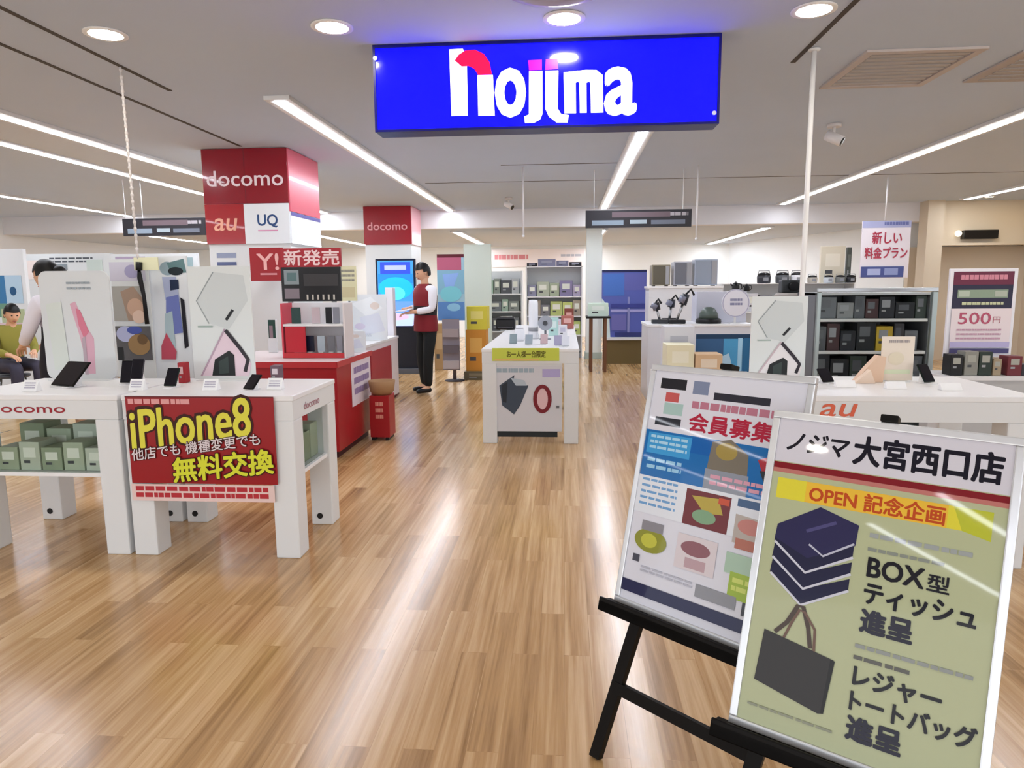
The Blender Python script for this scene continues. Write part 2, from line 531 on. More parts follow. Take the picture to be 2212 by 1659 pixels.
pr.poly(lp(((652, 262), (722, 258), (742, 300), (742, 597), (657, 600))), WH_E)                    # stem of n
pr.poly(lp(((795, 392), (875, 390), (882, 596), (797, 598))), WH_E)                                # right leg of n
arc = [(680, 318), (700, 290), (735, 268), (785, 264), (830, 285), (858, 325), (870, 388), (800, 392), (780, 360), (752, 346), (715, 348)]
pr.poly(lp(arc), RD_E)
pr.text('o', sx(895), sv(368, 895), sx(1033), sv(592, 1033), WH_E, bold=0.045)
pr.poly(lp(((1060, 372), (1128, 370), (1128, 585), (1115, 615), (1085, 632), (1038, 634), (1034, 600), (1058, 590))), WH_E)
pr.poly(lp(((1055, 318), (1125, 314), (1125, 365), (1060, 368))), MG_E)
pr.poly(lp(((1142, 370), (1208, 368), (1206, 560), (1222, 586), (1262, 592), (1255, 630), (1200, 630), (1160, 600), (1142, 560))), WH_E)
pr.poly(lp(((1145, 312), (1205, 308), (1208, 362), (1142, 366))), MG_E)
pr.poly(lp(((1235, 378), (1290, 372), (1345, 366), (1400, 366), (1432, 392), (1436, 578), (1374, 580), (1370, 430), (1362, 424), (1350, 430), (1352, 580), (1318, 581), (1314, 430), (1306, 424), (1296, 430), (1298, 582), (1240, 584))), WH_E)
pr.text('a', sx(1450), sv(362, 1450), sx(1592), sv(580, 1592), WH_E, bold=0.045)
pr.done('lettering', t, 'white and red lettering')
# small white studs imitating reflections at the sign's corners
for (u, vz) in ((0.008, 0.85), (0.985, 0.12)):
    obj('corner_glint', MB().tube(((X0 + u * (X1 - X0), Y0 - 0.004, Z0 + vz * (Z1 - Z0)), (X0 + u * (X1 - X0), Y0 - 0.014, Z0 + vz * (Z1 - Z0))), 0.012, 12), M('e8ecff', 0.2, 0.4), t)

# ================================================================== COLUMNS
def column(name, X0, X1, Y, dep, zred, label, side_z=None):
    t = thing(name, label, 'column', ((X0 + X1) / 2, Y + dep / 2, 0))
    obj('shaft', MB().box(X0 + 0.01, X1 - 0.01, Y + 0.01, Y + dep, 0, CEIL - 0.001), plaster('e6eaec', 0.5), t)
    return t


CX0, CX1, CY = -3.66, -2.78, 7.0
col = column('column', CX0, CX1, CY, 0.88, 2.2, 'square white column clad in red sign panels behind the left display tables')
zt, zm, zb = CEIL - 0.004, at(530, 440, CY).z, at(530, 527, CY).z
xm = at(529, 480, CY).x
DR = M('8c0f22', 0.18, coat=0.5); DR2 = M('a5161f', 0.2, coat=0.5)
p1 = obj('red_panel', MB().box(CX0, CX1, CY - 0.012, CY + 0.008, zm, zt, 0, 0.002), DR, col, 'dark red panel with white lettering')
pr = Print(*front(CX0, CX1, zm, zt, CY - 0.012), step=0.0012)
pr.rect(0.496, 0.0, 0.502, 1.0, M('6d0c1c', 0.3))
pr.text('docomo', 0.05, 0.40, 0.95, 0.68, M('f2dfe4', 0.4), bold=0.012)
pr.done('lettering', p1)
p2 = obj('red_panel', MB().box(CX0, xm, CY - 0.012, CY + 0.008, zb, zm - 0.003, 0, 0.002), DR2, col, 'bright red panel with pale lettering')
pr = Print(*front(CX0, xm, zb, zm, CY - 0.012), step=0.0012)
pr.text('au', 0.22, 0.36, 0.82, 0.66, M('f4b49a', 0.4), bold=0.02, shear=0.15)
pr.done('lettering', p2)
p3 = obj('white_panel', MB().box(xm + 0.002, CX1, CY - 0.014, CY + 0.008, zb, zm - 0.003, 0, 0.002), M('e9edf0', 0.3), col, 'white panel with blue lettering')
pr = Print(*front(xm, CX1, zb, zm, CY - 0.014), step=0.0012)
pr.text('UQ', 0.3, 0.28, 0.74, 0.6, '2a4a7c', bold=0.02)
pr.rect(0.3, 0.66, 0.74, 0.69, 'd58ab0')
pr.done('lettering', p3)
# right-hand face
s1 = obj('side_panel', MB().box(CX1 - 0.008, CX1 + 0.012, CY, CY + 0.86, zm - 0.08, zt, 0, 0.002), M('e06478', 0.25, coat=0.4), col, 'pink side panel')
s2 = obj('side_panel', MB().box(CX1 - 0.008, CX1 + 0.012, CY, CY + 0.86, zb, zm - 0.083, 0, 0.002), M('eef2f6', 0.25, coat=0.3), col, 'white side panel with a violet band')
obj('band', MB().box(CX1 + 0.012, CX1 + 0.015, CY + 0.01, CY + 0.85, zm - 0.12, zm - 0.085), M('5a55a0', 0.4), s2)
# small blue print on the white shaft
a, b, c, d = rectY(468, 546, 510, 578, CY)
pr = Print(*front(a, b, d, c, CY + 0.01), step=0.002)
pr.rect(0, 0, 1, 0.35, '98a2bd'); pr.rect(0, 0.62, 1, 0.85, '5f6a92')
pr.done('printed_notice', col)
# yahoo-red panel
a, b, c, d = rectY(540, 535, 612, 607, 6.6)
t = panel('carrier_sign', 'small square red sign with a pale Y and exclamation mark before the column', 'sign', a, b, d, c, 6.6, 0.02, M('a3141f', 0.3))
obj('bracket', MB().box((a + b) / 2 - 0.02, (a + b) / 2 + 0.02, 6.62, CY - 0.002 + 0.012, d + 0.12, c - 0.05), GREY, t)
pr = Print(*front(a, b, d, c, 6.6), step=0.001)
pr.text('Y!', 0.22, 0.18, 0.86, 0.66, M('f3b8b4', 0.4), bold=0.02)
pr.rect(0.3, 0.76, 0.8, 0.82, M('d98a90', 0.4))
pr.done('lettering', t)

# second column
DX0, DX1, DY = -3.52, -2.68, 12.2
col2 = column('column', DX0, DX1, DY, 0.8, 2.2, 'square white column with a red block at its top, behind the staff member')
zb2 = at(862, 528, DY).z
pp = obj('red_panel', MB().box(DX0, DX1, DY - 0.015, DY + 0.008, zb2, CEIL - 0.004, 0, 0.003), M('9a1222', 0.25), col2)
obj('side_panel', MB().box(DX1 - 0.008, DX1 + 0.012, DY, DY + 0.78, zb2, CEIL - 0.004, 0, 0.003), M('f0b4bc', 0.3), col2, 'pink side panel')
pr = Print(*front(DX0, DX1, zb2, CEIL, DY - 0.015), step=0.002)
pr.text('docomo', 0.08, 0.42, 0.92, 0.62, M('f0aab0', 0.4), bold=0.015)
pr.done('lettering', pp)

# ================================================================== DISPLAY TABLES
def table(X0, X1, Y0, Y1, H, label, name='display_table', fas=0.13, leg=0.13, tray=None, holes=True, group=None):
    t = thing(name, label, 'display table', ((X0 + X1) / 2, (Y0 + Y1) / 2, 0), group)
    obj('tabletop', MB().box(X0, X1, Y0, Y1, H - 0.03, H, 0, 0.006), WHITE, t)
    ap = MB()
    ap.box(X0 + 0.004, X1 - 0.004, Y0 + 0.004, Y0 + 0.03, H - fas, H - 0.03); ap.box(X0 + 0.004, X1 - 0.004, Y1 - 0.03, Y1 - 0.004, H - fas, H - 0.03)
    ap.box(X0 + 0.004, X0 + 0.03, Y0 + 0.03, Y1 - 0.03, H - fas, H - 0.03); ap.box(X1 - 0.03, X1 - 0.004, Y0 + 0.03, Y1 - 0.03, H - fas, H - 0.03)
    obj('apron', ap, WHITE2, t)
    for ix, xa in enumerate((X0 + 0.004, X1 - leg - 0.004)):
        for iy, ya in enumerate((Y0 + 0.004, Y1 - leg - 0.004)):
            lg = obj('leg', MB().box(xa, xa + leg, ya, ya + leg, 0.0, H - fas, 0, 0.008), WHITE2, t)
            if iy == 1 and holes:
                obj('cable_hole', MB().tube(((xa + leg * 0.4, ya + 0.001, 0.055), (xa + leg * 0.4, ya - 0.003, 0.055)), 0.018, 14), BLACK, lg, 'black round hole near the foot')
    if tray:
        z0, z1 = tray
        tr = obj('tray', MB().box(X0 + 0.02, X1 - 0.02, Y0 + 0.03, Y1 - 0.03, z0, z0 + 0.022, 0, 0.003), WHITE, t)
        g = MB()
        g.box(X0 + leg + 0.006, X1 - leg - 0.006, Y0 + 0.034, Y0 + 0.039, z0 + 0.023, z1)
        g.box(X1 - 0.045, X1 - 0.04, Y0 + leg + 0.006, Y1 - leg - 0.006, z0 + 0.023, z1)
        obj('glass_front', g, GLASS, t)
    return t


TH = 0.87
T1 = table(-3.24, -2.325, 3.40, 4.06, TH, 'white display table cut by the left edge, with red lettering and a glazed tray', tray=(0.42, 0.735), group='white display tables with a glazed tray')
T2 = table(-2.305, -1.385, 3.40, 4.06, TH, 'white display table with the red slanted-lettering poster hung on its front', tray=(0.42, 0.735), group='white display tables with a glazed tray')
pr = Print(*front(-3.24, -2.325, 0.74, 0.84, 3.404), step=0.0012)
pr.text('docomo', 0.22, 0.2, 0.68, 0.66, M('9c1426', 0.4), bold=0.012)
pr.done('lettering', T1, 'red lettering')
pr = Print((-1.389, 3.44, 0.84), (0, 0.58, 0), (0, 0, -0.1), (1, 0, 0), step=0.0012)
pr.text('docomo', 0.2, 0.3, 0.6, 0.7, M('c08a94', 0.4), bold=0.012)
pr.done('lettering', T2, 'pale red lettering on the right side')
# cartons in the glazed trays
def carton(x0, x1, y0, y1, z0, z1, c, label, group, lab='e8ebdf', name='product_box', lr=(0.2, 0.2, 0.8, 0.55), cat='box'):
    t = thing(name, label, cat, ((x0 + x1) / 2, (y0 + y1) / 2, z0), group)
    obj('carton', MB().box(x0, x1, y0, y1, z0, z1, 0, min(0.004, (z1 - z0) * 0.05)), M(c, 0.5), t)
    pr = Print(*front(x0, x1, z0, z1, y0), step=0.0008)
    pr.rect(lr[0], lr[1], lr[2], lr[3], lab)
    pr.rect(lr[0], lr[3] + 0.1, (lr[0] + lr[2]) / 2, lr[3] + 0.2, DGREY if sum(lin(c)[:3]) > 0.5 else GREY)
    pr.done('printed_label', t)
    return t


ordw = ['first', 'second', 'third', 'fourth', 'fifth', 'sixth', 'seventh', 'eighth', 'ninth', 'tenth']
gc = ['a7b096', 'bfc6b4', '98a389', 'b3bda6', 'c8cfc0']
for k in range(5):
    x = -3.08 + k * 0.125
    carton(x, x + 0.115, 3.47, 3.6, 0.443, 0.57 + 0.03 * (k % 2), gc[k], 'pale green carton, %s from left, front row of the left glazed tray' % ordw[k], 'pale green cartons in the left tray')
for k in range(4):
    x = -3.1 + k * 0.16
    carton(x, x + 0.145, 3.66, 3.8, 0.443, 0.665 - 0.03 * (k % 2), gc[(k + 2) % 5], 'pale green carton, %s from left, rear row of the left glazed tray' % ordw[k], 'pale green cartons in the left tray')
for k in range(3):
    y = 3.56 + k * 0.125
    t = carton(-1.62, -1.46, y, y + 0.115, 0.443, 0.64 - 0.03 * (k % 2), gc[(k + 1) % 5], 'pale green carton, %s from front in the tray behind the red poster' % ordw[k], 'pale green cartons in the right tray')

# red poster on the front of the second table
a, b, c, d = rectY(276, 857, 594, 1046, 3.38)
t = panel('hanging_poster', 'red poster with yellow slanted lettering on the front of the white table', 'poster', a, b, d, c, 3.385, 0.006, M('98141a', 0.3))
pr = Print(*front(a, b, d, c, 3.385), step=0.0007)
pr.rect(0.0, 0.0, 1.0, 0.012, M('5e0a10', 0.4))
pr.lines(0.02, 0.03, 0.45, 0.1, 1, M('e2a0a0', 0.4), 0.8, 3)
YEL = M('e2dc4a', 0.4); OUT = M('3a1208', 0.5)
for col_, bd in ((OUT, 0.07), (YEL, 0.02)):
    pr.text('iPhone8', 0.03 - bd * .1, 0.17 - bd * .2, 0.84, 0.60, col_, bold=bd, slope=-0.16)
for col_, bd in ((OUT, 0.05), (M('e4d8dc', 0.4), 0.01)):
    pr.text('他店でも 機種変更でも', 0.02, 0.60, 0.90, 0.74, col_, bold=bd, slope=-0.2)
YEL2 = M('dce038', 0.4)
for col_, bd in ((OUT, 0.06), (YEL2, 0.025)):
    pr.text('無料交換', 0.30, 0.70, 0.98, 0.98, col_, bold=bd, slope=-0.12)
pr.done('artwork', t)
a2, b2, c2, d2 = rectY(284, 1048, 592, 1084, 3.38)
pt = obj('hanging_strip', MB().box(a2, b2, 3.386, 3.39, d2, c2), M('e8ccc8', 0.4), t, 'pale strip with red print')
pr = Print(*front(a2, b2, d2, c2, 3.386), step=0.0007)
pr.lines(0.03, 0.12, 0.97, 0.9, 2, M('b8303a', 0.4), 0.7, 5)
pr.done('printed_text', pt)
obj('hanger', MB().box(a + 0.03, a + 0.06, 3.3915, 3.4035, c - 0.08, c - 0.035).box(b - 0.06, b - 0.03, 3.3915, 3.4035, c - 0.08, c - 0.035), GREY, t)

# right-hand counter
T3 = table(1.0, 2.275, 3.47, 4.22, TH, 'white display table at the right behind the easels, with orange lettering', holes=False)
pr = Print(*front(1.0, 2.275, 0.75, 0.84, 3.474), step=0.0012)
uu = lambda x: (at(x, 880, 3.474).x - 1.0) / 1.275
pr.text('au', uu(1772), 0.12, uu(1852), 0.8, M('e0684a', 0.4), bold=0.02, shear=0.2)
pr.done('lettering', T3, 'orange lettering')

# centre tables
T4 = table(-0.745, 0.125, 6.13, 7.95, TH - 0.01, 'white centre table with a poster of a big red zero between its front legs', holes=False, group='white centre tables in one row')
T5 = table(-0.745, 0.125, 7.97, 9.8, TH - 0.01, 'white centre table standing end to end behind the one with the red zero poster', holes=False, group='white centre tables in one row')
a, b, c, d = rectY(1063, 752, 1208, 780, 6.12)
t = panel('shelf_label', 'yellow-green banner strip on the front edge of the centre table', 'label', a, b, d, c, 6.126, 0.0075, M('c9d250', 0.45))
pr = Print(*front(a, b, d, c, 6.126), step=0.001)
pr.text('お一人様一台限定', 0.22, 0.22, 0.8, 0.72, M('5e5a12', 0.5), bold=0.02)
pr.rect(0.04, 0.85, 0.7, 0.97, 'e0b868')
pr.done('printed_text', t)
a, b, c, d = rectY(1064, 790, 1214, 932, 6.15)
t = panel('front_poster', 'white poster with dark phone picture and big red zero under the centre table', 'poster', a, b, d, min(c, 0.728), 6.15, 0.012, M('d5d5dc', 0.4))
pr = Print(*front(a, b, d, c, 6.15), step=0.001)
pr.lines(0.06, 0.04, 0.6, 0.13, 1, '9fb0bd', 0.7, 2); pr.rect(0.72, 0.05, 0.97, 0.17, 'b3a9d6')
pr.poly(((0.1, 0.3), (0.32, 0.14), (0.3, 0.24), (0.52, 0.3), (0.4, 0.6), (0.31, 0.74), (0.14, 0.6)), '3f4a5a')
pr.poly(((0.26, 0.18), (0.46, 0.22), (0.5, 0.3), (0.34, 0.3)), 'b7c3cf')
pr.poly(((0.13, 0.3), (0.22, 0.24), (0.2, 0.56), (0.15, 0.55)), '232a34')
pr.ring(0.72, 0.5, 0.105, 0.19, 0.055, M('7a1220', 0.4))
pr.ell(0.72, 0.5, 0.078, 0.155, 'e2bcc0')
pr.rect(0.92, 0.6, 0.96, 0.64, '6a6a70')
pr.done('artwork', t)
obj('bottom_rail', MB().box(a + 0.04, b - 0.04, 6.15, 6.17, d - 0.05, d - 0.002), M('1a2022', 0.4), t, 'black lower rail')
obj('hanger', MB().box(a, b, 6.152, 6.16, c + 0.0, 0.729), WHITE2, t)


# ================================================================== SMALL PRODUCTS
def tablet(cx, cy, z, w, h, tilt, yaw, label, col=BLACKGL, name='tablet', stand=True, cat='tablet', group=None, screen=None):
    """slab leaning back on a wedge stand"""
    t = thing(name, label, cat, (cx, cy, z), group)
    R = Matrix.Rotation(yaw, 3, 'Z')
    ex = R @ Vector((1, 0, 0)); up = R @ Vector((0, math.sin(tilt), math.cos(tilt))); nn = R @ Vector((0, -math.cos(tilt), math.sin(tilt)))
    o = Vector((cx, cy, z + 0.012)) - ex * w / 2 + nn * 0.0
    th = 0.009
    obj('body', MB().obox(o, ex * w, -nn * th, up * h, 0, 0.003), col, t)
    pr = Print(o + up * h * 0.96 + ex * w * 0.04, ex * w * 0.92, -up * h * 0.92, nn, step=0.0008)
    pr.rect(0, 0, 1, 1, screen or M('17161e', 0.08))
    pr.done('screen', t)
    b = R @ Vector((0, 1, 0))
    st = MB()
    c0 = Vector((cx, cy, z))
    st.prism(((0, 0), (h * 0.5, 0), (math.sin(tilt) * h * 0.6 + 0.014, math.cos(tilt) * h * 0.6)), c0 - ex * w * 0.18 + b * 0.012, b, Vector((0, 0, 1)), -ex, w * 0.36)
    st.obox(c0 - ex * w * 0.3 - b * 0.03, ex * w * 0.6, b * (h * 0.5 + 0.05), Vector((0, 0, 0.006)))
    obj('stand', st, WHITE, t)
    return t


def phone(cx, cy, z, label, col=BLACKGL, group='phones on white stands', h=0.14, yaw=0.0, tilt=0.45, name='smartphone', screen=None):
    return tablet(cx, cy, z, 0.07, h, tilt, yaw, label, col, name, cat='phone', group=group, screen=screen)


p = at(118, 800, 3.62)
tb = tablet(p.x, 3.66, TH, 0.19, 0.17, 0.75, -0.35, 'black tablet lying tilted on a white stand on the left table')
p = at(268, 790, 3.78); phone(p.x, 3.78, TH, 'dark phone upright on a stand beside the photo boards', h=0.13, tilt=0.3)
p = at(312, 790, 3.82); phone(p.x, 3.72, TH, 'grey phone on a white stand right of the pink-print panel', M('3a3a42', 0.2), h=0.15, tilt=0.35)
p = at(372, 798, 3.7); phone(p.x, 3.66, TH, 'dark green phone on a white stand above the red poster', M('1d2b26', 0.2), h=0.11, tilt=0.55)
p = at(540, 803, 3.6); phone(p.x, 3.56, TH, 'black phone tilted on a stand, rightmost on the red poster table', h=0.1, tilt=0.8, yaw=-0.35)
p = at(402, 785, 3.9)
carton(p.x - 0.02, p.x + 0.02, 3.84, 3.9, TH + 0.001, TH + 0.12, 'a3242c', 'narrow red box standing among the phones on the left table', None, 'd8b0b0')
p = at(598, 783, 3.95)
carton(p.x - 0.03, p.x + 0.025, 3.92, 3.98, TH + 0.001, TH + 0.095, '6b5560', 'small grey-brown box at the back right of the table with the red poster', None, 'd6c9cf')
# price cards
for i, (x, y, Y) in enumerate(((290, 815, 3.55), (450, 815, 3.56), (590, 812, 3.6), (60, 826, 3.5))):
    q = at(x, y, Y)
    t = thing('price_card', 'white folded price card, %s on the left display tables' % ['left of the phones', 'in front of the tablet poster', 'at the right end', 'in front of the black tablet'][i], 'price card', (q.x, Y, TH), 'white price cards')
    obj('card', MB().prism(((0, 0), (0.05, 0), (0.03, 0.06)), (q.x - 0.04, Y, TH + 0.001), (0, 1, 0), (0, 0, 1), (-1, 0, 0), 0.08), M('f4f4f6', 0.4), t)
    pr = Print(Vector((q.x - 0.037, Y + 0.028 - 0.001, TH + 0.056)), Vector((0.074, 0, 0)), Vector((0, -0.026, -0.052)), Vector((0, -0.9, 0.45)), step=0.001)
    pr.lines(0.08, 0.15, 0.9, 0.85, 3, 'b7b3c4', 0.5, i)
    pr.done('printed_text', t)

# white panel with pink print (left table)
def rounded(X0, X1, Z0, Z1, r, n=5):
    o = []
    for cx, cz, a0 in ((X1 - r, Z1 - r, 0), (X0 + r, Z1 - r, PI / 2), (X0 + r, Z0 + r, PI), (X1 - r, Z0 + r, 1.5 * PI)):
        for k in range(n + 1): o.append((cx + r * math.cos(a0 + k * PI / 2 / n), cz + r * math.sin(a0 + k * PI / 2 / n)))
    return o


def standing_board(name, label, cat, px, Y, z0, mat, fn, th=0.012, foot=True, r=0.0, pn='artwork', extra=0.0):
    a, b, c, d = rectY(*px, Y)
    t = thing(name, label, cat, ((a + b) / 2, Y, z0))
    if r: obj('board', MB().prism(rounded(a, b, z0 + 0.006, c, r), (0, Y, 0), (1, 0, 0), (0, 0, 1), (0, -1, 0), th), mat, t)
    else: obj('board', MB().box(a, b, Y, Y + th, z0 + 0.006, c, 0, 0.002), mat, t)
    if foot: obj('foot', MB().box(a + 0.03, b - 0.03, Y - 0.04, Y + 0.05, z0, z0 + 0.006).box((a + b) / 2 - 0.02, (a + b) / 2 + 0.02, Y + th, Y + th + 0.02, z0, z0 + (c - z0) * 0.5), WHITE2, t)
    if fn:
        pr = Print(*front(a, b, z0 + 0.006, c, Y), step=0.0007); fn(pr); pr.done(pn, t)
    return t


def art_pink(p):
    p.poly(((0.42, 0.3), (0.5, 0.28), (0.62, 0.5), (0.72, 0.62), (0.7, 0.95), (0.6, 0.95), (0.52, 0.6)), 'd8a8ba')
    p.poly(((0.5, 0.34), (0.56, 0.36), (0.66, 0.56), (0.58, 0.62), (0.52, 0.5)), 'd4788f')
    p.poly(((0.55, 0.62), (0.6, 0.6), (0.6, 0.96), (0.55, 0.96)), 'b7a3ae')
    p.poly(((0.08, 0.3), (0.3, 0.28), (0.34, 0.9), (0.12, 0.92)), 'd4dbd6')
    p.lines(0.4, 0.1, 0.75, 0.2, 2, '9aa3aa', 0.4, 4)


standing_board('tabletop_poster', 'tall white panel with a pink printed figure standing on the left table', 'display panel', (92, 585, 243, 820), 3.98, TH, M('d6d9db', 0.35), art_pink, r=0.05)


def art_tablet(k):
    def f(p):
        p.rect(0, 0, 1, 1, 'dfe4e4')
        p.poly(((0.12, 0.30), (0.42, 0.05), (0.9, 0.08), (0.95, 0.30), (0.62, 0.55), (0.3, 0.50)), 'cfd5d6')
        p.line(((0.42, 0.05), (0.12, 0.30), (0.3, 0.50)), 0.018, '9aa2a4')
        p.line(((0.58, 0.47), (0.70, 0.38)), 0.045, '23262a')
        p.poly(((0.55, 0.55), (0.95, 0.86), (0.9, 0.97), (0.12, 0.97)), 'e6d0dc' if k == 0 else 'eae6e8')
        p.line(((0.55, 0.55), (0.12, 0.97)), 0.03, 'b79fb0' if k == 0 else 'c9b6bd')
        p.line(((0.56, 0.56), (0.78, 0.72), (0.9, 0.82), (0.84, 0.93)), 0.06, '2c2730')
        p.poly(((0.36, 0.82), (0.6, 0.74), (0.68, 0.78), (0.68, 0.965), (0.3, 0.965)), '1b2022')
        p.poly(((0.42, 0.84), (0.58, 0.79), (0.58, 0.94), (0.42, 0.95)), '34403e')
        p.rect(0.12, 0.52, 0.36, 0.535, '9fb0aa')
    return f


standing_board('tabletop_poster', 'white poster panel picturing a tablet, stylus and dark stand on the left table', 'display panel', (412, 575, 545, 815), 3.97, TH, M('e4e7e7', 0.35), art_tablet(0))
tt = standing_board('tabletop_poster', 'white poster panel picturing a tablet and stylus on the right table', 'display panel', (1622, 640, 1742, 800), 4.05, TH, M('eceef0', 0.35), art_tablet(1))

# photo boards behind the tables
def art_photos(p):
    p.rect(0.0, 0.02, 0.95, 0.16, 'c9c6d6'); p.ell(0.6, 0.09, 0.2, 0.05, '9d98bb')
    p.rect(0.02, 0.2, 0.9, 0.46, 'a8a6a0'); p.poly(((0.25, 0.24), (0.6, 0.2), (0.9, 0.32), (0.9, 0.46), (0.4, 0.46)), 'a38a78')
    p.ell(0.62, 0.36, 0.22, 0.07, 'c8a58e'); p.ell(0.7, 0.43, 0.18, 0.05, 'dcc0ae')
    p.rect(0.03, 0.50, 0.98, 0.76, '5c5a5c'); p.ell(0.3, 0.56, 0.25, 0.06, 'b4b9dc'); p.ell(0.55, 0.53, 0.2, 0.03, '4858a8')
    p.ell(0.65, 0.64, 0.3, 0.08, '9a7a50'); p.ell(0.75, 0.6, 0.14, 0.04, '6e5436')
    p.rect(0.06, 0.66, 0.2, 0.76, '101012')


def art_person(p):
    p.rect(0, 0, 1, 1, 'dfe3e8')
    p.ell(0.5, 0.09, 0.2, 0.05, '93a7b4'); p.poly(((0.5, 0.05), (0.95, 0.02), (1.0, 0.12), (0.6, 0.13)), '5f7f84')
    p.ell(0.72, 0.11, 0.2, 0.03, '16222a')
    p.poly(((0.35, 0.15), (0.72, 0.15), (0.78, 0.32), (0.4, 0.32)), 'a9b2d0')
    p.poly(((0.55, 0.17), (0.78, 0.17), (0.78, 0.24), (0.55, 0.25)), '1d2a48')
    p.poly(((0.42, 0.3), (0.75, 0.28), (0.8, 0.56), (0.34, 0.58)), '6c78b8')
    p.poly(((0.36, 0.42), (0.56, 0.4), (0.58, 0.66), (0.3, 0.68)), 'a8bcc4')
    p.poly(((0.8, 0.3), (0.9, 0.32), (0.93, 0.66), (0.82, 0.68)), '16141e')
    p.poly(((0.2, 0.66), (0.36, 0.56), (0.6, 0.7), (0.56, 0.76), (0.18, 0.76)), 'b8485c')


standing_board('photo_stand', 'tall board with two framed photographs behind the left tables, by the hanging wire', 'display board', (247, 560, 327, 800), 4.42, 0.0, M('d8dcde', 0.4), None)
a, b, c, d = rectY(247, 560, 327, 845, 4.42)
pr = Print(*front(a, b, d, c, 4.42), step=0.0008); art_photos(pr); pr.done('photographs', bpy.data.objects['photo_stand'])
standing_board('photo_stand', 'tall board picturing a person in blue with a red bag behind the left tables', 'display board', (330, 553, 411, 800), 4.46, 0.0, M('dde0e4', 0.4), None)
a, b, c, d = rectY(330, 553, 411, 845, 4.46)
pr = Print(*front(a, b, d, c, 4.46), step=0.0008); art_person(pr); pr.done('photograph', bpy.data.objects['photo_stand.001'])
# black product strap hanging
t = thing('hanging_strap', 'thin black strap hanging down over the photo board', 'strap', (at(308, 590, 4.36).x, 4.36, at(308, 700, 4.36).z))
obj('strap', MB().tube([at(300, 578, 4.36), at(302, 600, 4.36), at(311, 640, 4.36), at(318, 700, 4.36)], [0.008, 0.016, 0.012, 0.014], 8), BLACK, t)
obj('clip', MB().tube([at(300, 566, 4.36), at(300, 584, 4.36)], 0.02, 10), M('1a1a1c', 0.4), t)
# wire with card
w0 = Vector((-2.79, 4.4, CEIL - 0.001)); w1 = Vector((at(298, 560, 4.38).x, 4.38, at(298, 560, 4.38).z))
t = thing('hanging_wire', 'white chain wire from the ceiling groove above the left tables, with a cream card', 'hanging wire', w1)
obj('wire', MB().tube((w0, w1), 0.0065, 8), M('e8e2e0', 0.4), t)
a, b, c, d = rectY(288, 556, 340, 584, 4.37)
obj('card', MB().box(a, b, 4.375, 4.385, d, c, 0, 0.002), M('e6e4c0', 0.5), t, 'cream card')
lk = MB()
for k in range(28):
    q = w0.lerp(w1, (k + 0.5) / 28); lk.ball(q, 0.0105, 0.0105, 0.016, 8)
obj('chain_links', lk, M('d8d2d0', 0.3), t)

# white pole to the ceiling on the right
t = thing('ceiling_pole', 'slim white pole from the floor up to the ceiling at the right', 'pole', (1.475, 4.5, 0))
obj('tube', MB().tube(((1.475, 4.5, 0.004), (1.475, 4.5, CEIL - 0.002)), 0.0155, 14), M('e4e2e2', 0.35), t)
obj('foot', MB().lathe((1.475, 4.5, 0), ((0.05, 0), (0.05, 0.006), (0.02, 0.02)), 18), GREY, t)
obj('ceiling_cap', MB().lathe((1.475, 4.5, CEIL - 0.016), ((0.02, 0), (0.035, 0.006), (0.035, 0.014)), 18), WHITE2, t)

# hanging rods
for x, y, yb, label in ((-0.5, 8.44, 2.0, 'thin white rod hanging from the ceiling over the centre table'), (1.56, 8.6, 1.95, 'thin white rod hanging from the ceiling at the right end of the dark sign')):
    t = thing('hanging_rod', label, 'rod', (x, y, yb))
    obj('rod', MB().tube(((x, y, yb), (x, y, CEIL - 0.002)), 0.011, 8), M('dedada', 0.4), t)
    obj('end_cap', MB().ball((x, y, yb), 0.018, n=10), WHITE2, t)

# dark hanging guide signs
def guide_sign(px, Y, label, seed, gpos):
    a, b, c, d = rectY(*px, Y)
    t = panel('guide_sign', label, 'sign', a, b, d, c, Y, 0.05, M('2e2c32', 0.3), group='dark hanging guide signs')
    pr = Print(*front(a, b, d, c, Y), step=0.0015)
    pr.rect(0.25, 0.12, 0.8, 0.42, '6f5f66'); pr.lines(0.8, 0.16, 0.97, 0.4, 1, 'b0aab0', 0.8, seed)
    pr.rect(0.06, 0.58, 0.36, 0.86, '8d9cac'); pr.rect(0.42, 0.58, 0.58, 0.8, 'a5b2bb'); pr.rect(0.62, 0.6, 0.94, 0.84, '6e7482')
    pr.done('printed_panel', t)
    for u in gpos:
        x = a + (b - a) * u
        obj('wire', MB().tube(((x, Y + 0.025, c), (x, Y + 0.025, CEIL - 0.001)), 0.005, 6), M('c8c4c4', 0.4), t)
    return t


guide_sign((1265, 453, 1494, 491), 8.75, 'dark hanging sign on the ceiling right of the centre aisle', 3, (0.08, 0.92))
guide_sign((265, 471, 442, 509), 8.75, 'dark hanging sign left of the red-clad column', 8, (0.03, 0.24))

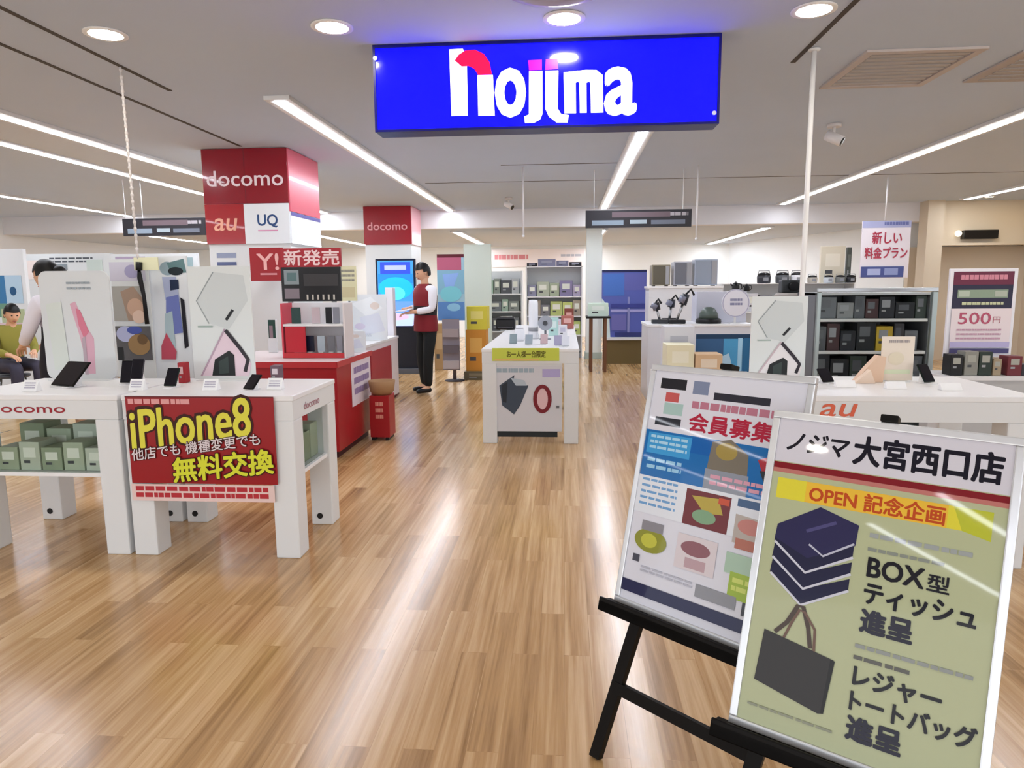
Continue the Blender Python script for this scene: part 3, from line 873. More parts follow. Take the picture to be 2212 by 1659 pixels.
# hanging price sign on the right
a, b, c, d = rectY(1860, 477, 1965, 600, 9.8)
t = panel('hanging_poster', 'hanging white poster with red lettering and a blue band, right of the white pole', 'poster', a, b, d, c, 9.8, 0.02, M('e6dfe6', 0.4))
pr = Print(*front(a, b, d, c, 9.8), step=0.0015)
pr.rect(0, 0, 1, 0.12, 'a8acd0'); pr.lines(0.45, 0.02, 0.95, 0.1, 1, '6a72a8', 0.7, 3)
pr.text('新しい', 0.22, 0.19, 0.82, 0.40, M('b03a50', 0.4), bold=0.02)
pr.text('料金プラン', 0.08, 0.46, 0.95, 0.66, M('b03a50', 0.4), bold=0.02)
pr.rect(0.02, 0.8, 0.9, 0.99, '4a5690'); pr.rect(0.15, 0.84, 0.42, 0.95, 'aab4dc'); pr.rect(0.5, 0.83, 0.78, 0.95, '8e9ac8')
pr.done('printed_text', t)
obj('hanger_rod', MB().tube((((a + b) / 2 - 0.02, 9.81, c), ((a + b) / 2 - 0.02, 9.81, CEIL - 0.001)), 0.011, 8), M('d8d4d4', 0.4), t)


# ================================================================== EASELS WITH FRAMED POSTERS
def easel(name_label, BL, ax, hv, Wd, Hd, art, easel_label):
    """BL: lower-left corner of the framed poster, ax: unit right, hv: unit up along the panel"""
    BL, ax, hv = Vector(BL), Vector(ax).normalized(), Vector(hv).normalized()
    hv = (hv - ax * hv.dot(ax)).normalized()
    nn = ax.cross(hv).normalized()
    if nn.y > 0: nn = -nn
    TL = BL + hv * Hd
    t = thing('framed_poster', name_label, 'poster', BL + ax * Wd / 2)
    fw, ft = 0.018, 0.02
    fr = MB()
    SIL = M('d4d6da', 0.25, 0.5)
    fr.obox(TL - hv * fw, ax * Wd, hv * fw, -nn * ft, 0, 0.003); fr.obox(BL, ax * Wd, hv * fw, -nn * ft, 0, 0.003)
    fr.obox(BL + hv * fw, ax * fw, hv * (Hd - 2 * fw), -nn * ft, 0, 0.003); fr.obox(BL + hv * fw + ax * (Wd - fw), ax * fw, hv * (Hd - 2 * fw), -nn * ft, 0, 0.003)
    obj('frame', fr, SIL, t, 'silver frame')
    iw, ih = Wd - 2 * fw, Hd - 2 * fw
    io = TL + ax * fw - hv * fw - nn * 0.005
    obj('backing', MB().obox(io - hv * ih, ax * iw, hv * ih, -nn * 0.006), WHITE2, t)
    pr = Print(io, ax * iw, -hv * ih, nn, step=0.00006)
    art(pr)
    pr.done('poster_sheet', t)
    # easel (black wood)
    ez = thing('easel', easel_label, 'easel', (BL.x + ax.x * Wd / 2, BL.y + ax.y * Wd / 2, 0), 'black wooden easels')
    BK = M('0c0908', 0.5, spec=0.15)
    back = -nn * (ft + 0.004)
    def down(p, out):                       # follow the leg line to the floor
        dv = (-hv + ax * out).normalized(); k = p.z / -dv.z
        return p + dv * k
    for sgn, u in ((-1, 0.14), (1, 0.86)):
        top = BL + ax * (Wd * (0.5 + (u - 0.5) * 0.35)) + hv * (Hd * 0.98) + back - nn * 0.012
        mid = BL + ax * (Wd * u) + back - nn * 0.012 - hv * 0.02
        d = (mid - top).normalized(); ft_ = mid + d * (mid.z / -d.z)
        sd = ax * 0.036
        ft_ = Vector((ft_.x, ft_.y, 0.008))
        lm = MB(); lm.obox(top - sd / 2, sd, -nn * 0.022, ft_ - top)
        obj('leg', lm, BK, ez)
    # rear leg
    rt = BL + ax * Wd * 0.5 + hv * Hd * 0.93 + back - nn * 0.04
    rb = Vector((rt.x, rt.y, 0.004)) - Vector((nn.x, nn.y, 0)).normalized() * 0.42
    lm = MB(); lm.obox(rt - ax * 0.018, ax * 0.036, -nn * 0.02, rb - rt); obj('leg', lm, BK, ez)
    tr = MB(); o = BL - ax * 0.03 - hv * 0.034 - nn * (ft + 0.004) ; tr.obox(o, ax * (Wd + 0.06), nn * (ft + 0.036), hv * 0.032, 0, 0.003)
    tr.obox(o + nn * (ft + 0.026), ax * (Wd + 0.06), nn * 0.01, hv * 0.04, 0, 0.003)
    obj('tray', tr, BK, ez)
    z = 0.30
    u0, u1 = 0.1, 0.9
    # cross bar between the front legs
    cb = BL + ax * (Wd * 0.06) + back - nn * 0.008 - hv * 0.27
    lm = MB(); lm.obox(cb, ax * (Wd * 0.88), -nn * 0.018, hv * 0.034); obj('crossbar', lm, BK, ez)
    hd = BL + ax * (Wd * 0.5 - 0.018) + hv * (Hd + 0.001) - nn * (ft + 0.02)
    obj('top_clip', MB().obox(hd, ax * 0.036, nn * (ft + 0.026), hv * 0.016, 0, 0.003), BK, ez)
    return t


GLO = dict(rough=0.3, coat=0.5)


def art_front(p):
    C = lambda c: M(c, 0.6, coat=0.4, spec=0.1)
    p.rect(0, 0, 1, 1, C('b0b692')); p.rect(0, 0, 1, 0.145, C('cfcdd8'))
    p.text('ノジマ', 0.05, 0.042, 0.34, 0.105, C('12101e'), bold=0.025, shear=0.2)
    p.text('大宮西口店', 0.365, 0.028, 0.965, 0.118, C('0e0c1e'), bold=0.03)
    p.rect(0, 0.148, 1, 0.168, C('7c1420')); p.rect(0, 0.168, 1, 0.182, C('b8736c'))
    p.rect(0.03, 0.2, 0.95, 0.268, C('d9cf3c')); p.poly(((0.8, 0.2), (0.95, 0.2), (0.95, 0.285), (0.84, 0.268)), C('b6bc34')); p.rect(0.17, 0.2, 0.78, 0.268, C('e2b63a'))
    p.text('OPEN 記念企画', 0.19, 0.207, 0.77, 0.262, C('b8481c'), bold=0.025)
    # stack of three navy boxes
    for k in range(2, -1, -1):
        dy = 0.052 * k
        p.poly(((0.06, 0.345 + dy + 0.02), (0.22, 0.44 + dy), (0.42, 0.375 + dy), (0.42, 0.41 + dy), (0.22, 0.49 + dy), (0.055, 0.41 + dy)), C('20203e'))
        p.line(((0.058, 0.412 + dy), (0.22, 0.492 + dy), (0.422, 0.412 + dy)), 0.012, C('c9cbd8'))
    p.poly(((0.06, 0.355), (0.25, 0.275), (0.43, 0.31), (0.425, 0.375), (0.22, 0.445), (0.055, 0.4)), C('2a2850'))
    p.line(((0.2, 0.36), (0.33, 0.315)), 0.016, C('4b4878'))
    p.line(((0.22, 0.4), (0.29, 0.428), (0.42, 0.37)), 0.01, C('b8bacb'))
    p.lines(0.48, 0.325, 0.9, 0.35, 1, C('9aa0a0'), 0.55, 3); p.lines(0.48, 0.37, 0.8, 0.39, 1, C('868c84'), 0.5, 4)
    p.text('BOX', 0.49, 0.40, 0.72, 0.458, C('100e18'), bold=0.03); p.text('型', 0.735, 0.41, 0.82, 0.458, C('14121c'), bold=0.02)
    p.text('ティッシュ', 0.49, 0.478, 0.93, 0.54, C('100e18'), bold=0.03)
    p.text('進呈', 0.49, 0.558, 0.7, 0.625, C('18162c'), bold=0.04)
    # tote bag
    p.line(((0.12, 0.70), (0.17, 0.66), (0.21, 0.60), (0.235, 0.60), (0.27, 0.66), (0.29, 0.72)), 0.02, C('463830'))
    p.line(((0.16, 0.72), (0.19, 0.66), (0.22, 0.612), (0.245, 0.615), (0.3, 0.66), (0.31, 0.74)), 0.012, C('6a5044'))
    p.poly(((0.07, 0.70), (0.40, 0.735), (0.385, 0.9), (0.36, 0.905), (0.055, 0.865)), C('2b2828'))
    p.poly(((0.385, 0.735), (0.405, 0.737), (0.385, 0.90), (0.372, 0.9)), C('161414'))
    p.lines(0.48, 0.665, 0.95, 0.688, 1, C('8d9290'), 0.5, 7); p.lines(0.48, 0.70, 0.72, 0.716, 1, C('5c5c58'), 0.7, 8)
    p.text('レジャー', 0.49, 0.73, 0.84, 0.79, C('100e18'), bold=0.03)
    p.text('トートバッグ', 0.49, 0.803, 0.98, 0.862, C('100e18'), bold=0.03)
    p.text('進呈', 0.49, 0.878, 0.71, 0.945, C('18162c'), bold=0.04)
    p.lines(0.04, 0.94, 0.45, 0.955, 1, C('8a8e7c'), 0.5, 9)


def art_rear(p):
    C = lambda c: M(c, 0.6, coat=0.4, spec=0.1)
    p.rect(0, 0, 1, 1, C('d9dae6'))
    p.rect(0.05, 0.03, 0.24, 0.075, C('25252c')); p.rect(0.29, 0.03, 0.4, 0.085, C('7d88a4')); p.rect(0.44, 0.07, 0.8, 0.10, C('2f2f3a'))
    p.rect(0.1, 0.09, 0.2, 0.13, C('c25a5a')); p.rect(0.1, 0.135, 0.24, 0.185, C('a6c3c0')); p.rect(0.05, 0.2, 0.24, 0.235, C('262a34'))
    p.lines(0.3, 0.115, 0.95, 0.15, 1, C('b8788c'), 0.85, 12)
    p.text('会員募集中', 0.3, 0.165, 0.98, 0.24, C('b02440'), bold=0.025)
    p.rect(0.0, 0.26, 1.0, 0.46, C('1a6cb4')); p.rect(0.02, 0.27, 0.34, 0.36, C('3f9bd8')); p.rect(0.34, 0.265, 0.5, 0.33, C('1160b0'))
    p.lines(0.04, 0.28, 0.32, 0.35, 3, C('a9d4ee'), 0.5, 3); p.lines(0.04, 0.38, 0.3, 0.44, 2, C('9bcbe8'), 0.5, 5)
    p.poly(((0.48, 0.27), (0.6, 0.25), (0.72, 0.3), (0.74, 0.46), (0.46, 0.46)), C('7b7468')); p.ell(0.58, 0.3, 0.07, 0.035, C('a38f4c')); p.rect(0.46, 0.38, 0.74, 0.46, C('8f96a4'))
    p.poly(((0.78, 0.31), (0.9, 0.275), (0.98, 0.3), (0.98, 0.35), (0.82, 0.36)), C('b03440')); p.poly(((0.8, 0.35), (0.97, 0.34), (0.97, 0.4), (0.84, 0.4)), C('343a40'))
    p.lines(0.5, 0.4, 0.97, 0.45, 2, C('d8a0b4'), 0.6, 6)
    p.rect(0, 0.46, 1, 0.62, C('dfe4ee')); p.lines(0.03, 0.47, 0.3, 0.6, 5, C('6f9fd0'), 0.4, 10)
    p.rect(0.7, 0.47, 0.97, 0.5, C('3d5c86'))
    p.rect(0.36, 0.475, 0.66, 0.62, C('6c1820')); p.poly(((0.4, 0.5), (0.58, 0.49), (0.62, 0.55), (0.5, 0.56)), C('b4a03a')); p.ell(0.5, 0.575, 0.08, 0.028, C('7ba07c')); p.rect(0.58, 0.485, 0.65, 0.51, C('c44a28'))
    p.poly(((0.7, 0.53), (0.98, 0.54), (0.97, 0.64), (0.7, 0.64)), C('b4aaa4')); p.ell(0.8, 0.57, 0.08, 0.03, C('c07c74')); p.rect(0.72, 0.62, 0.96, 0.66, C('b06a58'))
    p.ell(0.16, 0.73, 0.12, 0.05, C('8d9034')); p.rect(0.08, 0.65, 0.24, 0.69, C('8a8890')); p.ell(0.15, 0.73, 0.06, 0.03, C('c0c048'))
    p.rect(0.35, 0.66, 0.62, 0.8, C('d6ccd2')); p.ell(0.48, 0.71, 0.1, 0.03, C('8a5660')); p.rect(0.42, 0.75, 0.56, 0.79, C('b89aa2'))
    p.rect(0.68, 0.68, 1.0, 0.76, C('a8c4b0')); p.rect(0.72, 0.75, 1.0, 0.85, C('9cb83a')); p.lines(0.74, 0.77, 0.97, 0.83, 2, C('cbd86a'), 0.6, 6)
    p.rect(0.05, 0.80, 0.1, 0.83, C('4a4a58')); p.lines(0.12, 0.84, 0.5, 0.87, 2, C('b3b5c4'), 0.5, 2)
    p.rect(0.52, 0.84, 0.78, 0.89, C('8d8f98')); p.rect(0.82, 0.85, 0.99, 0.9, C('3c3d48'))
    p.rect(0.0, 0.915, 1.0, 0.965, C('23264e'))


easel('framed poster in front, pale green with navy boxes and a black tote bag', (0.382, 1.531, 0.404), (0.527, -0.326, -0.011), (0.164, 0.221, 0.880), 0.50, 0.744, art_front, 'black easel holding the pale green poster in front')
easel('framed colourful poster with blue picture band, partly hidden behind the front easel', (0.147, 1.990, 0.480), (0.455, -0.421, 0.006), (0.110, 0.200, 0.865), 0.50, 0.722, art_rear, 'black easel holding the colourful poster behind the front easel')


# ================================================================== RED COUNTERS ON THE LEFT AISLE
RX0, RX1 = -2.95, -1.86
t = thing('red_counter', 'red display counter with a white top behind the right end of the left tables', 'counter', ((RX0 + RX1) / 2, 6.0, 0))
obj('cabinet', MB().box(RX0, RX1, 5.5, 6.5, 0.06, 0.78, 0, 0.006), M('a51a24', 0.3), t)
pr = Print((RX1, 5.88, 0.77), (0, 0.6, 0), (0, 0, -0.4), (1, 0, 0), step=0.002); pr.rect(0, 0, 1, 1, 'e6dce6'); pr.lines(0.12, 0.15, 0.9, 0.85, 3, '9a86b4', 0.6, 8); pr.done('side_notice', t, 'white notice with purple print')
obj('plinth', MB().box(RX0 + 0.03, RX1 - 0.03, 5.55, 6.45, 0, 0.06), M('3c1418', 0.5), t)
obj('counter_top', MB().box(RX0 - 0.01, RX1 + 0.01, 5.49, 6.51, 0.78, 0.81, 0, 0.004), M('e8dcdc', 0.3), t)
obj('top_edge', MB().box(RX0 - 0.012, RX1 + 0.012, 5.482, 5.49, 0.765, 0.812).box(RX1 + 0.01, RX1 + 0.016, 5.482, 6.51, 0.765, 0.812), M('c0343a', 0.3), t, 'red edge band')
# shelf riser on it
a, b, c, d = rectY(612, 655, 742, 790, 5.8)
t = thing('shelf_rack', 'white shelf rack with a red lower front holding phones on the red counter', 'shelf', ((a + b) / 2, 5.9, 0.811))
zs = at(680, 700, 5.8).z
obj('back_panel', MB().box(a, b, 6.02, 6.035, 0.812, c, 0, 0.002), M('e6e6ea', 0.4), t)
obj('shelf', MB().box(a, b, 5.8, 6.02, zs - 0.02, zs, 0, 0.003), WHITE, t)
obj('side', MB().box(a - 0.015, a, 5.8, 6.035, 0.812, c, 0, 0.002), M('d8485a', 0.3), t)
obj('side', MB().box(b, b + 0.015, 5.8, 6.035, 0.812, c, 0, 0.002), M('e8e0e2', 0.3), t)
ab, bb, cb, db = rectY(617, 702, 660, 772, 5.8)
obj('red_front', MB().box(ab, bb, 5.8, 5.815, 0.86, zs - 0.021), M('c22a38', 0.3), t, 'red lower front')
obj('red_front', MB().box(a, b, 5.795, 5.8, 0.813, 0.858), M('c93a40', 0.3), t, 'red lower edge')
for i, (x0, x1, cc) in enumerate(((628, 648, '2f4a48'), (672, 690, 'c9b8bf'), (702, 716, '101218'), (718, 732, '8a8c98'))):
    q0, q1, _, _ = rectY(x0, 665, x1, 695, 5.85)
    t2 = thing('smartphone', '%s on the rack upper shelf over the red counter' % ['dark green phone at the left', 'pink phone', 'black phone', 'grey phone at the right'][i], 'phone', ((q0 + q1) / 2, 5.86, zs), 'phones on the white rack')
    obj('body', MB().box(q0, q1, 5.86, 5.87, zs + 0.002, zs + 0.14, 0, 0.003), M(cc, 0.25), t2)
    obj('stand', MB().prism(((0, 0), (0.05, 0), (0, 0.09)), ((q0 + q1) / 2 - 0.015, 5.871, zs + 0.001), (0, 1, 0), (0, 0, 1), (-1, 0, 0), 0.03), WHITE2, t2)
for i, (x0, x1, cc) in enumerate(((660, 677, '1f2238'), (684, 700, 'b7c6d2'), (706, 722, '7a7c84'), (726, 738, '9698a4'))):
    q0, q1, _, _ = rectY(x0, 715, x1, 745, 5.85)
    t2 = thing('smartphone', '%s on the rack lower level over the red counter' % ['navy phone', 'pale blue phone', 'grey phone', 'silver phone at the right end'][i], 'phone', ((q0 + q1) / 2, 5.86, 0.812), 'phones on the white rack')
    obj('body', MB().box(q0, q1, 5.86, 5.87, 0.86, 1.0, 0, 0.003), M(cc, 0.25), t2)
    obj('stand', MB().box((q0 + q1) / 2 - 0.02, (q0 + q1) / 2 + 0.02, 5.85, 5.9, 0.8125, 0.862).prism(((0, 0), (0.05, 0), (0, 0.09)), ((q0 + q1) / 2 - 0.015, 5.871, 0.863), (0, 1, 0), (0, 0, 1), (-1, 0, 0), 0.03), WHITE2, t2)
# header boards above
a, b, c, d = rectY(608, 577, 736, 651, 6.04)
t = panel('header_board', 'black header board with a small screen above the white phone rack', 'display board', a, b, d, c, 6.04, 0.03, M('1d1c1e', 0.3))
pr = Print(*front(a, b, d, c, 6.04), step=0.001)
pr.rect(0.05, 0.08, 0.3, 0.5, '8f9a9e'); pr.rect(0.1, 0.16, 0.26, 0.4, '5f7a7c'); pr.rect(0.05, 0.62, 0.3, 0.92, '8a8088'); pr.rect(0.38, 0.2, 0.96, 0.55, '3e3c3e')
for k in range(6): pr.rect(0.42 + k * 0.09, 0.8, 0.45 + k * 0.09, 0.95, 'c9c3b8')
pr.done('artwork', t)
obj('post', MB().box(a + 0.05, a + 0.09, 6.045, 6.065, 0.811, d).box(b - 0.09, b - 0.05, 6.045, 6.065, 0.811, d), GREY, t)
a, b, c2_, d2_ = rectY(606, 536, 736, 577, 6.04)
t = panel('header_sign', 'red sign with three big pale characters on top of the black header board', 'sign', a, b, c + 0.001, c2_, 6.04, 0.03, M('a8202c', 0.3))
pr = Print(*front(a, b, c, c2_, 6.04), step=0.001)
pr.text('新発売', 0.06, 0.1, 0.97, 0.9, M('f2d4d4', 0.4), bold=0.02)
pr.done('lettering', t)
# cable with red price tag
a, b, c, d = rectY(578, 690, 597, 735, 6.3)
t = panel('wall_phone_display', 'dark green phone display card standing on the red counter in front of the column', 'display card', a, b, 0.812, c, 6.3, 0.02, M('dfe2e4', 0.3))
pr = Print(*front(a, b, d, c, 6.3), step=0.001); pr.rect(0.1, 0.02, 0.9, 0.9, '24463e'); pr.rect(0.2, 0.3, 0.6, 0.9, '8d7a82'); pr.done('picture', t)

# second counter further back
t = thing('white_counter', 'white and red counter along the aisle, left of the blue screen kiosk', 'counter', (-2.45, 7.9, 0))
obj('cabinet', MB().box(-2.74, -2.15, 6.9, 8.8, 0.05, 0.76, 0, 0.005), M('e6dde2', 0.3), t)
obj('plinth', MB().box(-2.72, -2.18, 6.95, 8.75, 0, 0.05), M('4a2024', 0.5), t)
obj('counter_top', MB().box(-2.75, -2.135, 6.88, 8.795, 0.76, 0.79, 0, 0.004), WHITE, t)
obj('red_panel', MB().box(-2.15, -2.138, 7.5, 8.4, 0.08, 0.7), M('a8303c', 0.35), t, 'red side panel')
obj('red_panel', MB().box(-2.7, -2.19, 6.885, 6.898, 0.1, 0.72), M('a8202c', 0.35), t, 'red front panel')
t = thing('display_post', 'tall slim white post at the far end of the white and red counter', 'post', (-2.25, 8.88, 0))
obj('panel', MB().box(-2.30, -2.20, 8.81, 8.95, 0.02, 1.40, 0, 0.005), M('eceaf0', 0.3), t)
obj('base', MB().box(-2.31, -2.19, 8.80, 8.96, 0, 0.02), M('5a2028', 0.4), t)
# white glossy boards on it
def art_flower(p):
    p.rect(0, 0, 1, 1, 'e9eef2')
    p.poly(((0.1, 0.2), (0.6, 0.05), (0.9, 0.3), (0.5, 0.5)), 'f4f8fb'); p.poly(((0.3, 0.5), (0.8, 0.4), (0.95, 0.8), (0.4, 0.9)), 'dfe4f0')
    p.ell(0.7, 0.25, 0.12, 0.08, 'e8dcd4'); p.ell(0.3, 0.7, 0.14, 0.07, 'd9d2e6'); p.lines(0.1, 0.86, 0.6, 0.94, 2, 'b8bccb', 0.5, 6)


standing_board('glossy_board', 'large white glossy board with faint print, left of the blue screen', 'display board', (752, 636, 836, 745), 8.0, 0.79, M('eef2f5', 0.2, coat=0.5), art_flower, r=0.05)
standing_board('glossy_board', 'smaller white flower-print board at the end of the red counter', 'display board', (722, 715, 790, 800), 6.35, 0.81, M('f0eef2', 0.25), art_flower, r=0.03)
a, b, c, d = rectY(735, 575, 770, 650, 7.6)
t = panel('header_card', 'yellowish notice card standing behind the black header board', 'display card', a, b, d, c, 7.6, 0.015, M('dcd8b0', 0.45))
obj('post', MB().tube((((a + b) / 2, 7.61, 0.791), ((a + b) / 2, 7.61, d)), 0.012), GREY, t)
pr = Print(*front(a, b, d, c, 7.6), step=0.001); pr.rect(0, 0, 1, 1, 'dcd8b0'); pr.lines(0.1, 0.1, 0.9, 0.5, 3, '8f8c80', 0.5, 4); pr.rect(0.1, 0.6, 0.9, 0.9, 'cfc49a'); pr.done('notice_print', t)
# speckled paper banner and basket pedestal
t = thing('basket_stand', 'brown basket on a red pedestal in the aisle beside the red counter', 'basket stand', (-1.83, 6.3, 0))
obj('pedestal', MB().box(-1.8, -1.615, 6.2, 6.42, 0.03, 0.42, 0, 0.006), M('a8242a', 0.35), t, 'red pedestal')
obj('feet', MB().box(-1.79, -1.76, 6.21, 6.41, 0, 0.03).box(-1.66, -1.63, 6.21, 6.41, 0, 0.03), BLACK, t)
bk = MB().lathe((-1.705, 6.31, 0.42), ((0.085, 0), (0.11, 0.03), (0.125, 0.13), (0.118, 0.13), (0.1, 0.04), (0.01, 0.02)), 18)
obj('basket', bk, M('a8805a', 0.7), t)
pr = Print(*front(-1.8, -1.615, 0.03, 0.42, 6.2), step=0.001); pr.lines(0.3, 0.15, 0.7, 0.6, 3, 'e8a090', 0.6, 2); pr.done('printed_text', t)

# ================================================================== KIOSK, POLE SIGN
t = thing('screen_kiosk', 'portrait digital screen showing bright blue, on a black base by the far column', 'digital screen', (-2.82, 11.3, 0))
a, b, c, d = rectY(813, 559, 898, 708, 11.2)
obj('housing', MB().box(a, b, 11.2, 11.28, d, c, 0, 0.006), M('0c1a38', 0.3), t)
pr = Print(*front(a + 0.03, b - 0.03, d + 0.03, c - 0.03, 11.2), step=0.002)
SE = lambda c_: M(c_, 0.3, emit=1.0)
pr.rect(0, 0, 1, 1, SE('3a86d0')); pr.rect(0.08, 0.02, 0.92, 0.2, SE('2a44b8')); pr.rect(0.2, 0.07, 0.8, 0.14, SE('9aa4ee'))
pr.rect(0.02, 0.2, 0.98, 0.34, SE('1c78d4')); pr.ell(0.5, 0.42, 0.48, 0.17, SE('18a4e8')); pr.ell(0.52, 0.5, 0.24, 0.1, SE('4cc4ee'))
pr.rect(0, 0.62, 1, 0.8, SE('5a8ad4')); pr.rect(0, 0.8, 1, 1, SE('a8bce0')); pr.ell(0.5, 0.86, 0.35, 0.05, SE('c4a8dc'))
pr.done('screen', t, 'bright blue screen')
a2, b2, _, _ = rectY(845, 710, 905, 790, 11.2)
obj('base_cabinet', MB().box(a + 0.02, b2, 11.22, 11.5, 0.08, d, 0, 0.005), M('121420', 0.35), t)
obj('base_plate', MB().box(a - 0.02, b2 + 0.03, 11.1, 11.55, 0, 0.08, 0, 0.005), M('55565c', 0.4), t)

t = thing('pole_sign', 'pole-mounted portrait poster with a red header and blue print, right of the staff member', 'poster stand', (at(972, 690, 10.2).x, 10.25, 0))
a, b, c, d = rectY(945, 549, 1003, 692, 10.2)
obj('board', MB().box(a, b, 10.2, 10.24, d, c, 0, 0.004), M('9fc4d4', 0.35), t)
pr = Print(*front(a, b, d, c, 10.2), step=0.0015)
pr.rect(0, 0, 1, 0.05, '5c1424'); pr.rect(0, 0.05, 0.9, 0.24, 'b8607c'); pr.rect(0, 0.24, 1, 0.6, '84b4cc'); pr.poly(((0.2, 0.3), (0.8, 0.28), (0.6, 0.5), (0.3, 0.52)), '8cb0e8')
pr.ell(0.5, 0.6, 0.4, 0.12, '7cc8d4'); pr.rect(0, 0.72, 1, 1, '5a86c0'); pr.ell(0.6, 0.8, 0.25, 0.06, '8cc0dc')
pr.done('artwork', t)
xm_ = (a + b) / 2 + 0.02
obj('pole', MB().tube(((xm_, 10.28, 0.02), (xm_, 10.28, c - 0.1)), 0.028, 12), M('8a8088', 0.3, 0.4), t)
obj('bracket', MB().box(xm_ - 0.05, xm_ + 0.05, 10.24, 10.26, d + 0.2, c - 0.15), DGREY, t)
obj('base_plate', MB().lathe((xm_, 10.28, 0), ((0.15, 0), (0.15, 0.012), (0.05, 0.03)), 24), M('3a363c', 0.4), t)
a, b, c, d = rectY(955, 690, 992, 800, 10.1)
t2 = obj('leaflet_rack', MB().box(a, b, 10.14, 10.15, d, c), M('8d8690', 0.4), t, 'grey speckled leaflet rack')
for k in range(3):
    z = d + 0.02 + k * (c - d) / 3.2
    obj('pocket', MB().box(a + 0.01, b - 0.01, 10.10, 10.138, z, z + 0.12, 0, 0.002), M(['b8b0b4', '6a646c', 'a59a9c'][k], 0.4), t2)
obj('hook', MB().box((a + b) / 2 - 0.02, (a + b) / 2 + 0.02, 10.15, 10.255, c - 0.06, c - 0.04), DGREY, t2)
# tan cardboard stand behind the man
a, b, c, d = rectY(938, 700, 960, 800, 11.6)
carton(a, b, 11.6, 11.9, 0.001, c, 'b49468', 'tall tan cardboard box standing behind the staff member', None, 'c9ac82')


# ================================================================== PEOPLE
def skin_mesh(verts, edges, root, sub=2):
    me = bpy.data.meshes.new('sk'); names = list(verts)
    me.from_pydata([verts[k][0] for k in names], [], [])
    me.from_pydata if False else None
    me2 = bpy.data.meshes.new('sk2'); me2.from_pydata([verts[k][0] for k in names], [(names.index(a), names.index(b)) for a, b in edges], [])
    bpy.data.meshes.remove(me)
    o = bpy.data.objects.new('sk', me2); COL.objects.link(o)
    o.modifiers.new('s', 'SKIN')
    if not me2.skin_vertices:
        bm = bmesh.new(); bm.from_mesh(me2); bm.verts.layers.skin.verify(); bm.to_mesh(me2); bm.free()
    for i, k in enumerate(names):
        r = verts[k][1]; r = r if isinstance(r, tuple) else (r, r)
        me2.skin_vertices[0].data[i].radius = r
        me2.skin_vertices[0].data[i].use_root = (k == root)
    s = o.modifiers.new('u', 'SUBSURF'); s.levels = sub; s.render_levels = sub
    o.modifiers['s'].use_smooth_shade = True
    dg = bpy.context.evaluated_depsgraph_get(); dg.update()
    out = bpy.data.meshes.new_from_object(o.evaluated_get(dg), depsgraph=dg)
    bpy.data.objects.remove(o); bpy.data.meshes.remove(me2)
    bm = bmesh.new(); bm.from_mesh(out); bpy.data.meshes.remove(out)
    for f in bm.faces: f.smooth = True; f.material_index = 0
    return bm


